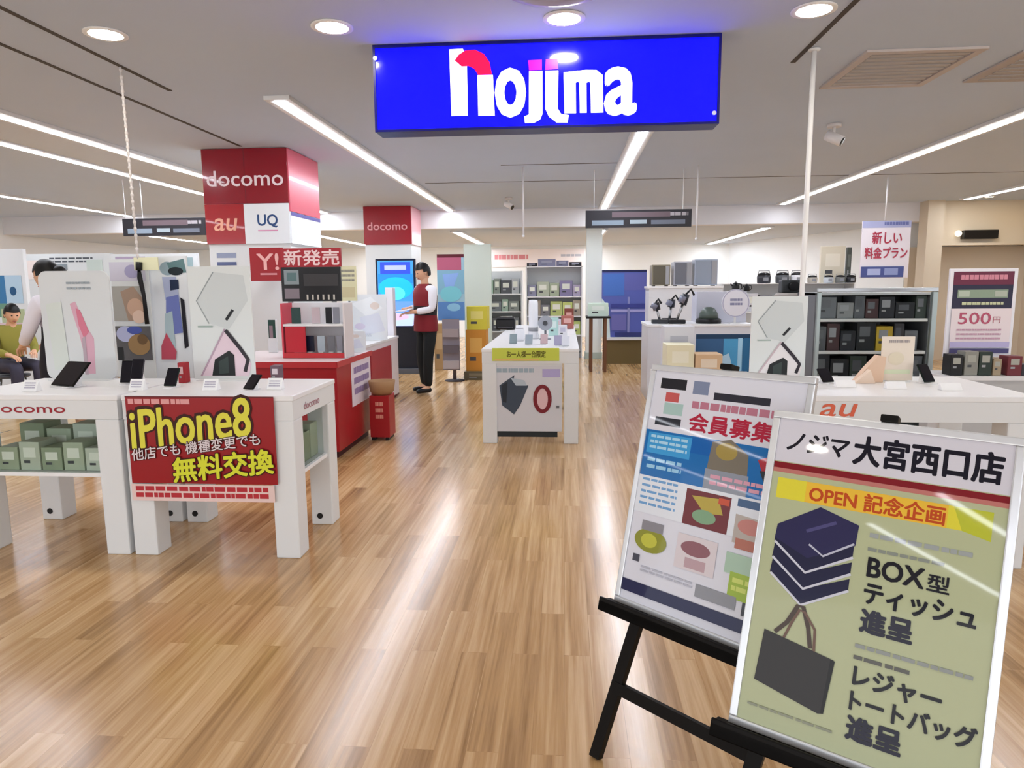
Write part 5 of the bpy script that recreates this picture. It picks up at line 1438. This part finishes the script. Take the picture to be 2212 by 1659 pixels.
def microwave(px0, px1, py0, Y, z, c, label, door='2a2a2e'):
    a, b = at(px0, 600, Y).x, at(px1, 600, Y).x; top = at((px0 + px1) / 2, py0, Y).z
    t = thing('microwave_oven', label, 'microwave oven', ((a + b) / 2, Y + 0.15, z), 'ovens on the far counter')
    obj('body', MB().box(a, b, Y, Y + 0.3, z + 0.012, top, 0, 0.01), M(c, 0.35), t)
    obj('door', MB().box(a + 0.02, a + (b - a) * 0.7, Y - 0.012, Y - 0.0005, z + 0.03, top - 0.02, 0, 0.004), M(door, 0.2), t)
    obj('control_panel', MB().box(a + (b - a) * 0.74, b - 0.015, Y - 0.008, Y - 0.0005, z + 0.03, top - 0.02, 0, 0.003), M('a0a2a8', 0.3), t)
    obj('foot', MB().box(a + 0.03, a + 0.06, Y + 0.03, Y + 0.26, z + 0.001, z + 0.0125).box(b - 0.06, b - 0.03, Y + 0.03, Y + 0.26, z + 0.001, z + 0.0125), BLACK, t)


microwave(1408, 1448, 572, 11.55, shelf_z, '8a8370', 'brownish oven, leftmost on the far display counter', '5c5648')
microwave(1455, 1494, 565, 11.55, shelf_z, 'b4b6c0', 'silver oven, second from the left on the far display counter', '6c6e78')
microwave(1500, 1550, 560, 11.55, shelf_z, 'aab4c6', 'pale blue oven, rightmost on the far display counter', '8d97a8')
# white display shelf in front with dark goods
a, b, c, d = rectY(1400, 625, 1628, 745, 8.6)
zt2 = at(1510, 700, 8.6).z
t = thing('display_counter', 'white stepped counter with black household goods behind the rear easel', 'counter', ((a + b) / 2, 8.9, 0))
obj('cabinet', MB().box(a, b, 8.6, 9.3, 0, zt2 - 0.03, 0, 0.004), M('d5d7e0', 0.4), t)
obj('counter_top', MB().box(a - 0.01, b + 0.01, 8.59, 9.31, zt2 - 0.03, zt2, 0, 0.004), WHITE, t)
obj('riser', MB().box(at(1502, 700, 9).x, b, 8.95, 9.3, zt2 + 0.001, at(1560, 630, 9).z, 0, 0.004), M('c9cad6', 0.3), t)
ztr = at(1560, 630, 9).z


def kettle(px, Y, z, s, label, col=BLACK):
    x = at(px, 650, Y).x
    t = thing('electric_kettle', label, 'kettle', (x, Y, z), 'black kettles')
    obj('body', MB().lathe((x, Y, z + 0.001), ((0.07 * s, 0), (0.075 * s, 0.02 * s), (0.07 * s, 0.1 * s), (0.05 * s, 0.16 * s), (0.02 * s, 0.175 * s)), 20), col, t)
    obj('handle', MB().tube(((x + 0.05 * s, Y, z + 0.15 * s), (x + 0.11 * s, Y, z + 0.14 * s), (x + 0.12 * s, Y, z + 0.06 * s), (x + 0.07 * s, Y, z + 0.03 * s)), 0.011 * s), col, t)
    obj('spout', MB().tube(((x - 0.055 * s, Y, z + 0.1 * s), (x - 0.1 * s, Y, z + 0.15 * s)), [0.018 * s, 0.01 * s]), col, t)
    obj('lid_knob', MB().lathe((x, Y, z + 0.176 * s), ((0.012 * s, 0), (0.016 * s, 0.01 * s), (0.008 * s, 0.018 * s)), 12), GREY, t)


kettle(1588, 9.1, ztr, 0.65, 'small black kettle, left one on the white riser')
kettle(1612, 9.15, ztr, 0.5, 'smaller black kettle, right one on the white riser')


def vacuum(px, Y, z, label, h=0.5, lean=0.2, c='1a1a1e'):
    x = at(px, 690, Y).x
    t = thing('stick_vacuum', label, 'vacuum cleaner', (x, Y, z), 'black stick vacuums')
    obj('floor_head', MB().box(x - 0.1, x + 0.1, Y - 0.06, Y + 0.04, z + 0.001, z + 0.05, 0, 0.01), M(c, 0.3), t)
    obj('tube', MB().tube(((x, Y, z + 0.045), (x + lean * h * 0.6, Y + 0.02, z + h * 0.6)), 0.016, 10), METAL, t)
    obj('motor_unit', MB().tube(((x + lean * h * 0.55, Y + 0.02, z + h * 0.55), (x + lean * h * 0.85, Y + 0.02, z + h * 0.85)), 0.045, 14), M('2a2c34', 0.3), t)
    obj('dust_cup', MB().tube(((x + lean * h * 0.7 - 0.05, Y - 0.03, z + h * 0.62), (x + lean * h * 0.7 - 0.02, Y - 0.03, z + h * 0.8)), 0.04, 14), M('7c7e90', 0.25), t)
    obj('handle', MB().tube(((x + lean * h * 0.85, Y + 0.02, z + h * 0.85), (x + lean * h + 0.04, Y + 0.02, z + h), (x + lean * h + 0.08, Y + 0.02, z + h * 0.82)), 0.014, 8), M(c, 0.4), t)


vacuum(1462, 8.7, zt2, 'black stick vacuum standing left on the white stepped counter', 0.42, 0.3)
vacuum(1425, 8.75, zt2, 'dark stick vacuum at the left end of the white stepped counter', 0.3, -0.2, '34363c')
vacuum(1446, 9.12, zt2, 'third stick vacuum, close to the riser on the white stepped counter', 0.34, 0.1, '26282c')
q = at(1532, 672, 8.75)
t = thing('robot_vacuum', 'dark green-grey appliance with a black base in front of the white riser', 'appliance', (q.x, 8.78, zt2))
obj('base', MB().lathe((q.x, 8.78, zt2 + 0.001), ((0.15, 0), (0.155, 0.02), (0.15, 0.05), (0.13, 0.06)), 24), BLACK, t)
obj('canister', MB().lathe((q.x, 8.78, zt2 + 0.061), ((0.12, 0), (0.11, 0.06), (0.07, 0.12), (0.03, 0.14)), 22), M('56625c', 0.3), t)
a, b, c, d = rectY(1563, 620, 1625, 690, 8.5)
t = thing('round_sign', 'round white sign with small grey marks on the white stepped counter', 'sign', ((a + b) / 2, 8.62, zt2))
obj('disc', MB().tube((((a + b) / 2, 8.60, (c + d) / 2), ((a + b) / 2, 8.615, (c + d) / 2)), (b - a) / 2, 28), M('e6e6f0', 0.35), t)
obj('stem', MB().box((a + b) / 2 - 0.012, (a + b) / 2 + 0.012, 8.616, 8.63, zt2 + 0.001, (c + d) / 2).box((a + b) / 2 - 0.06, (a + b) / 2 + 0.06, 8.6, 8.68, zt2 + 0.001, zt2 + 0.008), WHITE2, t)
pr = Print(*front(a, b, d, c, 8.6), step=0.0015); pr.lines(0.3, 0.36, 0.75, 0.62, 2, '8d8fae', 0.6, 4); pr.ring(0.5, 0.5, 0.46, 0.42, 0.03, 'b4b4cc'); pr.done('printed_text', t)

# rice cookers on the mid shelf
t_ = gondola(at(1560, 600, 12).x, at(1850, 600, 12).x, 12.0, 0.45, at(1700, 612, 12).z - 0.01, (0.5, 0.95), 'long white shelf unit with kitchen appliances under the right wall')
zsh = at(1700, 612, 12).z
obj('top_board', MB().box(at(1560, 600, 12).x, at(1850, 600, 12).x, 12.0, 12.45, zsh - 0.009, zsh, 0, 0.002), WHITE, t_)


def cooker(px, Y, z, s, c, label, top='1c1c20'):
    x = at(px, 600, Y).x
    t = thing('rice_cooker', label, 'rice cooker', (x, Y, z), 'rice cookers on the long shelf')
    obj('body', MB().lathe((x, Y, z + 0.001), ((0.11 * s, 0), (0.13 * s, 0.02 * s), (0.135 * s, 0.13 * s), (0.12 * s, 0.16 * s)), 20, sy=1.0), M(c, 0.3), t)
    obj('lid', MB().lathe((x, Y, z + 0.162 * s), ((0.122 * s, 0), (0.11 * s, 0.035 * s), (0.06 * s, 0.055 * s), (0.01 * s, 0.058 * s)), 20), M(top, 0.25), t)
    obj('control_panel', MB().box(x - 0.05 * s, x + 0.05 * s, Y - 0.145 * s, Y - 0.12 * s, z + 0.05 * s, z + 0.12 * s, 0, 0.004), M('8a8c92', 0.3), t)
    obj('handle', MB().tube(((x - 0.13 * s, Y, z + 0.12 * s), (x - 0.1 * s, Y, z + 0.25 * s), (x + 0.1 * s, Y, z + 0.25 * s), (x + 0.13 * s, Y, z + 0.12 * s)), 0.01 * s), GREY, t)


cols = (('5c5e62', 'grey'), ('e4e4e8', 'white'), ('3a3a40', 'dark'), ('b0a89c', 'tan'), ('c8ccd0', 'silver'), ('7a7a76', 'greyish brown'), ('2c2c30', 'black'))
for i, px in enumerate((1690, 1722, 1650, 1755, 1790, 1815, 1838)):
    cooker(px, 12.2, zsh, 0.85 if i < 3 else 0.6, cols[i][0], '%s rice cooker on the long shelf, %s' % (cols[i][1], ['above the right tablet poster', 'left of the white pole', 'farthest left', 'right of the white pole', 'next to the tall cream box', 'fourth from the right wall', 'last before the hanging poster'][i]))
q0, q1 = at(1772, 600, 12.36).x, at(1824, 600, 12.36).x
carton(q0, q1, 12.38, 12.44, zsh + 0.001, at(1800, 532, 12.36).z, 'dcd4c0', 'tall cream upright box at the back of the long appliance shelf', None, 'eae4d4')
q0, q1 = at(1828, 600, 12.36).x, at(1838, 600, 12.36).x
carton(q0, q1, 12.38, 12.44, zsh + 0.001, at(1833, 534, 12.36).z, '4e5450', 'narrow dark upright box at the end of the long appliance shelf', None, '6c726e')
zz = 0.951
for k in range(8):
    x = at(1575, 640, 12).x + 0.05 + k * 0.235
    carton(x, x + 0.2, 12.05, 12.3, 0.951, 0.951 + [0.24, 0.3, 0.27][k % 3], ['b4b6c0', 'd0d2d8', '8a8c94', 'c4b8a8'][k % 4], 'pale box, %s from the left on the middle shelf of the long appliance unit' % ordw[k], 'boxes inside the long shelf unit')

# grey bowl-like scale display at (1710,640)
q = at(1708, 632, 6.95)
t = thing('camera_display', 'grey camera on a tripod head above the right tablet poster', 'camera', (q.x, 6.95, 0))
obj('body', MB().box(q.x - 0.1, q.x + 0.1, 6.9, 7.02, q.z + 0.0, q.z + 0.12, 0, 0.012), M('33363a', 0.35), t)
obj('lens', MB().tube(((q.x, 6.899, q.z + 0.06), (q.x, 6.83, q.z + 0.06)), 0.045, 18), BLACKGL, t)
obj('mount', MB().lathe((q.x, 6.95, q.z - 0.06), ((0.1, 0), (0.15, 0.03), (0.13, 0.059)), 20), M('b0aaa6', 0.4), t)
for k in range(3):
    aa = PI / 2 + k * 2 * PI / 3
    obj('leg', MB().tube(((q.x, 6.95, q.z - 0.06), (q.x + 0.25 * math.cos(aa), 6.95 + 0.25 * math.sin(aa), 0.005)), 0.014), M('8a8a8e', 0.4), t)

# goods on/behind the au table: cream boxes, blue banner
def low_counter(px, Y0_, Y1_, z, label, c='d8dae0', name='display_counter'):
    a, b = at(px[0], 780, Y0_).x, at(px[1], 780, Y0_).x
    t = thing(name, label, 'counter', ((a + b) / 2, (Y0_ + Y1_) / 2, 0))
    obj('cabinet', MB().box(a, b, Y0_, Y1_, 0, z - 0.03, 0, 0.004), M(c, 0.4), t)
    obj('counter_top', MB().box(a - 0.01, b + 0.01, Y0_ - 0.01, Y1_ + 0.01, z - 0.03, z, 0, 0.004), WHITE, t)
    return a, b


LZ = 0.66
a, b = low_counter((1432, 1640), 5.6, 6.3, LZ, 'low white counter with cream boxes right behind the rear easel')
q0, q1 = at(1440, 770, 5.7).x, at(1500, 770, 5.7).x
carton(q0, q1, 5.7, 5.95, LZ + 0.001, at(1470, 745, 5.7).z, 'ece6c8', 'cream box at the left above the rear easel', 'cream and tan boxes', 'f4f0dc')
q0, q1 = at(1502, 770, 5.7).x, at(1560, 770, 5.7).x
carton(q0, q1, 5.68, 5.9, LZ + 0.001, at(1530, 765, 5.7).z, 'd9b894', 'tan box above the rear easel, right of the cream box', 'cream and tan boxes', 'ecdcc8')
q0, q1 = at(1435, 720, 6.0).x, at(1500, 720, 6.0).x
carton(q0, q1, 6.0, 6.2, LZ + 0.001, at(1470, 705, 6.0).z, 'd9dae2', 'white box behind the cream box above the rear easel', None, 'b8bac6')
a, b, c, d = rectY(1503, 722, 1622, 795, 6.1)
t = thing('table_banner', 'blue banner graded from dark to light standing behind the tan box', 'banner', ((a + b) / 2, 6.1, LZ))
obj('board', MB().box(a, b, 6.1, 6.115, LZ + 0.007, c, 0, 0.002), M('3f7fb0', 0.4), t)
obj('foot', MB().box(a + 0.03, b - 0.03, 6.07, 6.16, LZ + 0.0005, LZ + 0.007), WHITE2, t)
pr = Print(*front(a, b, LZ, c, 6.1), step=0.001)
pr.rect(0, 0, 1, 0.12, '1c3c5c'); pr.rect(0, 0.12, 0.5, 0.7, '38608c'); pr.rect(0.5, 0.12, 0.76, 0.9, '4f9fd0'); pr.rect(0.76, 0.1, 0.84, 1, 'a9d4f0'); pr.rect(0.86, 0.1, 0.97, 1, '2a6a98'); pr.poly(((0.3, 0.7), (0.6, 0.5), (0.7, 1), (0.3, 1)), 'b9d8ec')
pr.done('artwork', t)
# cream card and phones on the right table
def art_card(p):
    p.lines(0.2, 0.08, 0.85, 0.2, 1, 'a49a98', 0.5, 3); p.ell(0.45, 0.5, 0.25, 0.15, 'e4d8c0'); p.rect(0.1, 0.75, 0.9, 0.85, 'dce4c4')


standing_board('info_card', 'cream information card standing on the right table', 'card', (1905, 727, 1975, 800), 4.0, TH, M('ecdfd0', 0.45), art_card)
t = thing('paper_cone', 'crumpled peach paper wrapper left of the cream information card', 'paper', (at(1885, 790, 3.95).x, 3.95, TH))
q = at(1885, 790, 3.95)
obj('sheet', MB().prism(((-0.09, 0.0), (0.06, 0.0), (0.07, 0.14), (0.03, 0.15), (-0.03, 0.08)), (q.x, 3.95, TH + 0.001), (1, 0, 0), (0, 0, 1), (0, -1, 0), 0.05), M('e2c2a8', 0.6), t)
obj('fold', MB().prism(((-0.11, 0.0), (0.0, 0.0), (-0.03, 0.075)), (q.x, 3.9, TH + 0.001), (1, 0, 0), (0, 0, 1), (0, -1, 0), 0.04), M('ecd4c0', 0.6), t)
q = at(1785, 795, 3.95); phone(q.x, 3.9, TH, 'black phone on a stand beside the white pole on the right table', h=0.09, tilt=0.75, yaw=0.3, group='phones on the right table')
q = at(2002, 792, 3.95); phone(q.x, 3.9, TH, 'black-green phone on a stand at the right of the cream card', M('12201c', 0.2), h=0.11, tilt=0.6, yaw=0.35, group='phones on the right table')
for i, (x, Y) in enumerate(((1830, 3.75), (1940, 3.7), (2060, 3.65))):
    q = at(x, 820, Y)
    t = thing('price_card', 'white folded price card on the right table, %s' % ['nearest the white pole', 'below the cream card', 'at the right end'][i], 'price card', (q.x, Y, TH), 'white price cards')
    obj('card', MB().prism(((0, 0), (0.05, 0), (0.03, 0.035)), (q.x - 0.05, Y, TH + 0.001), (0, 1, 0), (0, 0, 1), (-1, 0, 0), 0.1), M('f4f4f6', 0.4), t)

# shelf of dark boxes behind glass partition
GX0, GX1 = at(1758, 700, 6.0).x, at(2012, 700, 6.0).x
t = gondola(GX0, GX1, 6.0, 0.45, at(1890, 632, 6.0).z, (0.55, 0.85, 1.12), 'dark filled shelf unit behind the right table', M('6a6c72', 0.5))
shelf_top = at(1890, 632, 6.0).z
obj('top_board', MB().box(GX0, GX1, 6.0, 6.45, shelf_top - 0.02, shelf_top, 0, 0.002), M('c4c6cc', 0.4), t)
dk = ['2c2e36', '3c3a40', '5c6068', '22242a', '70747c', '4a3438', '3a4440', '8a8c90']
for zi, (z, hh) in enumerate(((0.55, 0.27), (0.85, 0.24), (1.12, 0.19))):
    xx = GX0 + 0.03; k = 0
    while xx < GX1 - 0.12 and k < 10:
        w = [0.13, 0.09, 0.16, 0.11, 0.14][(k * 2 + zi) % 5]; w = min(w, GX1 - 0.03 - xx); h = hh * [1, 0.85, 0.95, 0.7][(k + zi) % 4]
        cc = dk[(k * 3 + zi * 2) % 8]
        cn = 'dark'
        if zi == 1 and k == 4: cc, cn = 'c8a838', 'yellow'
        if zi == 1 and k == 7: cc, cn = 'b87038', 'orange brown'
        if zi == 0 and k == 7: cc, cn = 'a86830', 'rust orange'
        carton(xx + 0.004, xx + w - 0.004, 6.03, 6.3, z + 0.001, z + h, cc, '%s box, %s from the left on the %s shelf behind the right table' % (cn, ordw[k], ['lowest', 'middle', 'top'][zi]), 'goods on the dark shelf', ['6a6c74', '9a9ca4', '565860'][k % 3], lr=(0.15, 0.15, 0.7, 0.5))
        xx += w; k += 1
# round yellow clock-like product
q = at(1893, 712, 5.98)
t = thing('glass_partition', 'clear glass partition with a metal top rail and posts before the dark shelf', 'glass partition', ((GX0 + GX1) / 2, 5.7, 0))
a, b, c, d = rectY(1762, 622, 2020, 800, 5.7)
obj('top_rail', MB().box(a, b, 5.69, 5.72, c - 0.03, c, 0, 0.004), M('b4b8be', 0.3, 0.6), t)
obj('post', MB().box(b - 0.04, b, 5.69, 5.72, 0, c - 0.031, 0, 0.004), M('9aa4a4', 0.3, 0.5), t)
obj('post', MB().box(a, a + 0.03, 5.69, 5.72, 0, c - 0.031, 0, 0.004), M('9aa4a4', 0.3, 0.5), t)
obj('pane', MB().box(a + 0.031, b - 0.041, 5.7, 5.708, 0.05, c - 0.032), GLASS, t)
obj('bottom_rail', MB().box(a + 0.031, b - 0.041, 5.69, 5.72, 0.0, 0.049), M('9aa4a4', 0.3, 0.5), t)

# poster stand with the 500 sign
a, b, c, d = rectY(2046, 580, 2192, 772, 5.0)
t = thing('poster_stand', 'white-framed poster with dark header and red price on a stand at the far right', 'poster stand', ((a + b) / 2, 5.0, 0))
obj('board', MB().box(a, b, 5.0, 5.02, d, c, 0, 0.004), M('eceaf2', 0.35), t)
obj('pole', MB().tube((((a + b) / 2, 5.04, 0.01), ((a + b) / 2, 5.04, c - 0.1)), 0.02, 12), METAL, t)
obj('base_plate', MB().lathe(((a + b) / 2, 5.04, 0), ((0.1, 0), (0.1, 0.012), (0.04, 0.025)), 24), GREY, t)
pr = Print(*front(a + 0.025, b - 0.025, d + 0.03, c - 0.02, 5.0), step=0.001)
pr.rect(0, 0, 1, 0.45, '2c2a44'); pr.rect(0, 0, 1, 0.16, '6c2a44'); pr.lines(0.12, 0.04, 0.9, 0.11, 1, 'd48a9c', 0.8, 5)
pr.rect(0.08, 0.22, 0.92, 0.32, '8ea08c'); pr.rect(0.1, 0.235, 0.28, 0.305, 'b9c4b4'); pr.rect(0.7, 0.235, 0.9, 0.305, 'b4bcae'); pr.lines(0.16, 0.37, 0.86, 0.42, 1, 'c8cca8', 0.7, 2)
pr.rect(0, 0.45, 1, 0.93, 'eadce0'); pr.text('500', 0.12, 0.5, 0.66, 0.64, M('b8506c', 0.4), bold=0.01); pr.text('円', 0.7, 0.55, 0.82, 0.63, M('b8707c', 0.4))
pr.lines(0.1, 0.70, 0.85, 0.86, 3, 'c49aae', 0.4, 7); pr.rect(0, 0.86, 1, 0.93, 'b9b0d8'); pr.rect(0, 0.94, 1, 1.0, '4a4674')
pr.done('artwork', t)
# cluttered counter at far right
a, b = at(2022, 800, 4.75).x, at(2330, 800, 4.75).x
t = thing('display_counter', 'grey counter crowded with small dark gadgets at the right edge', 'counter', ((a + b) / 2, 4.9, 0))
obj('cabinet', MB().box(a, b, 4.62, 4.92, 0, 0.79, 0, 0.004), M('b8b8ba', 0.4), t)
obj('counter_top', MB().box(a - 0.01, b + 0.01, 4.61, 4.93, 0.79, 0.82, 0, 0.004), M('dcdce0', 0.4), t)
rnd = random.Random(5)
for k in range(9):
    x = a + 0.03 + k * (b - a - 0.1) / 9; w = 0.05 + rnd.random() * 0.04; h = 0.06 + rnd.random() * 0.1
    cn, cc = [('black', '16161a'), ('grey', '8c8c86'), ('dark green', '2c3832'), ('tan', 'a09078'), ('dark red', '6e2c34'), ('charcoal', '303036'), ('olive grey', '6e6e5c'), ('navy', '22283c'), ('silver', 'b0b0b4')][k]
    carton(x, x + w, 4.64, 4.74, 0.821, 0.821 + h, cc, '%s gadget box, %s from left on the crowded counter at right edge' % (cn, ordw[k]), 'gadget boxes on the crowded counter', 'a4a49c', lr=(0.2, 0.15, 0.8, 0.45))
# emergency lamp on the beige wall
a, b, c, d = rectY(2078, 497, 2152, 516, 12.8)
t = thing('emergency_lamp', 'small black wall unit with a white spot on the beige wall', 'lamp', ((a + b) / 2, 12.8, d))
obj('housing', MB().box(a, b, 12.73, 12.849, d, c, 0, 0.01), M('141210', 0.35), t)
obj('spot', MB().ball((a - 0.06, 12.8, (c + d) / 2 + 0.02), 0.055, n=14), M('f0ead8', 0.3, emit=1.2), t, 'round white spot')
obj('cable', MB().tube(((a - 0.01, 12.82, (c + d) / 2), (a + 0.01, 12.82, (c + d) / 2)), 0.012), BLACK, t)
# warm downlight washing the beige wall
for i, x in enumerate((6.95, 7.6)):
    t = thing('wall_washer', 'small warm recessed lamp over the beige wall, %s' % ['left one', 'right one'][i], 'ceiling light', (x, 12.3, CEIL), 'warm lamps over the beige wall')
    obj('trim_ring', MB().lathe((x, 12.3, CEIL - 0.008), ((0.06, 0.0), (0.085, 0.0), (0.085, 0.007), (0.06, 0.007)), 20), M('f2f0ee', 0.4), t)
    obj('lamp', MB().lathe((x, 12.3, CEIL - 0.011), ((0.03, 0.0), (0.06, 0.003), (0.06, 0.01)), 20), M('ffe6b0', 0.5, emit=45.0), t)
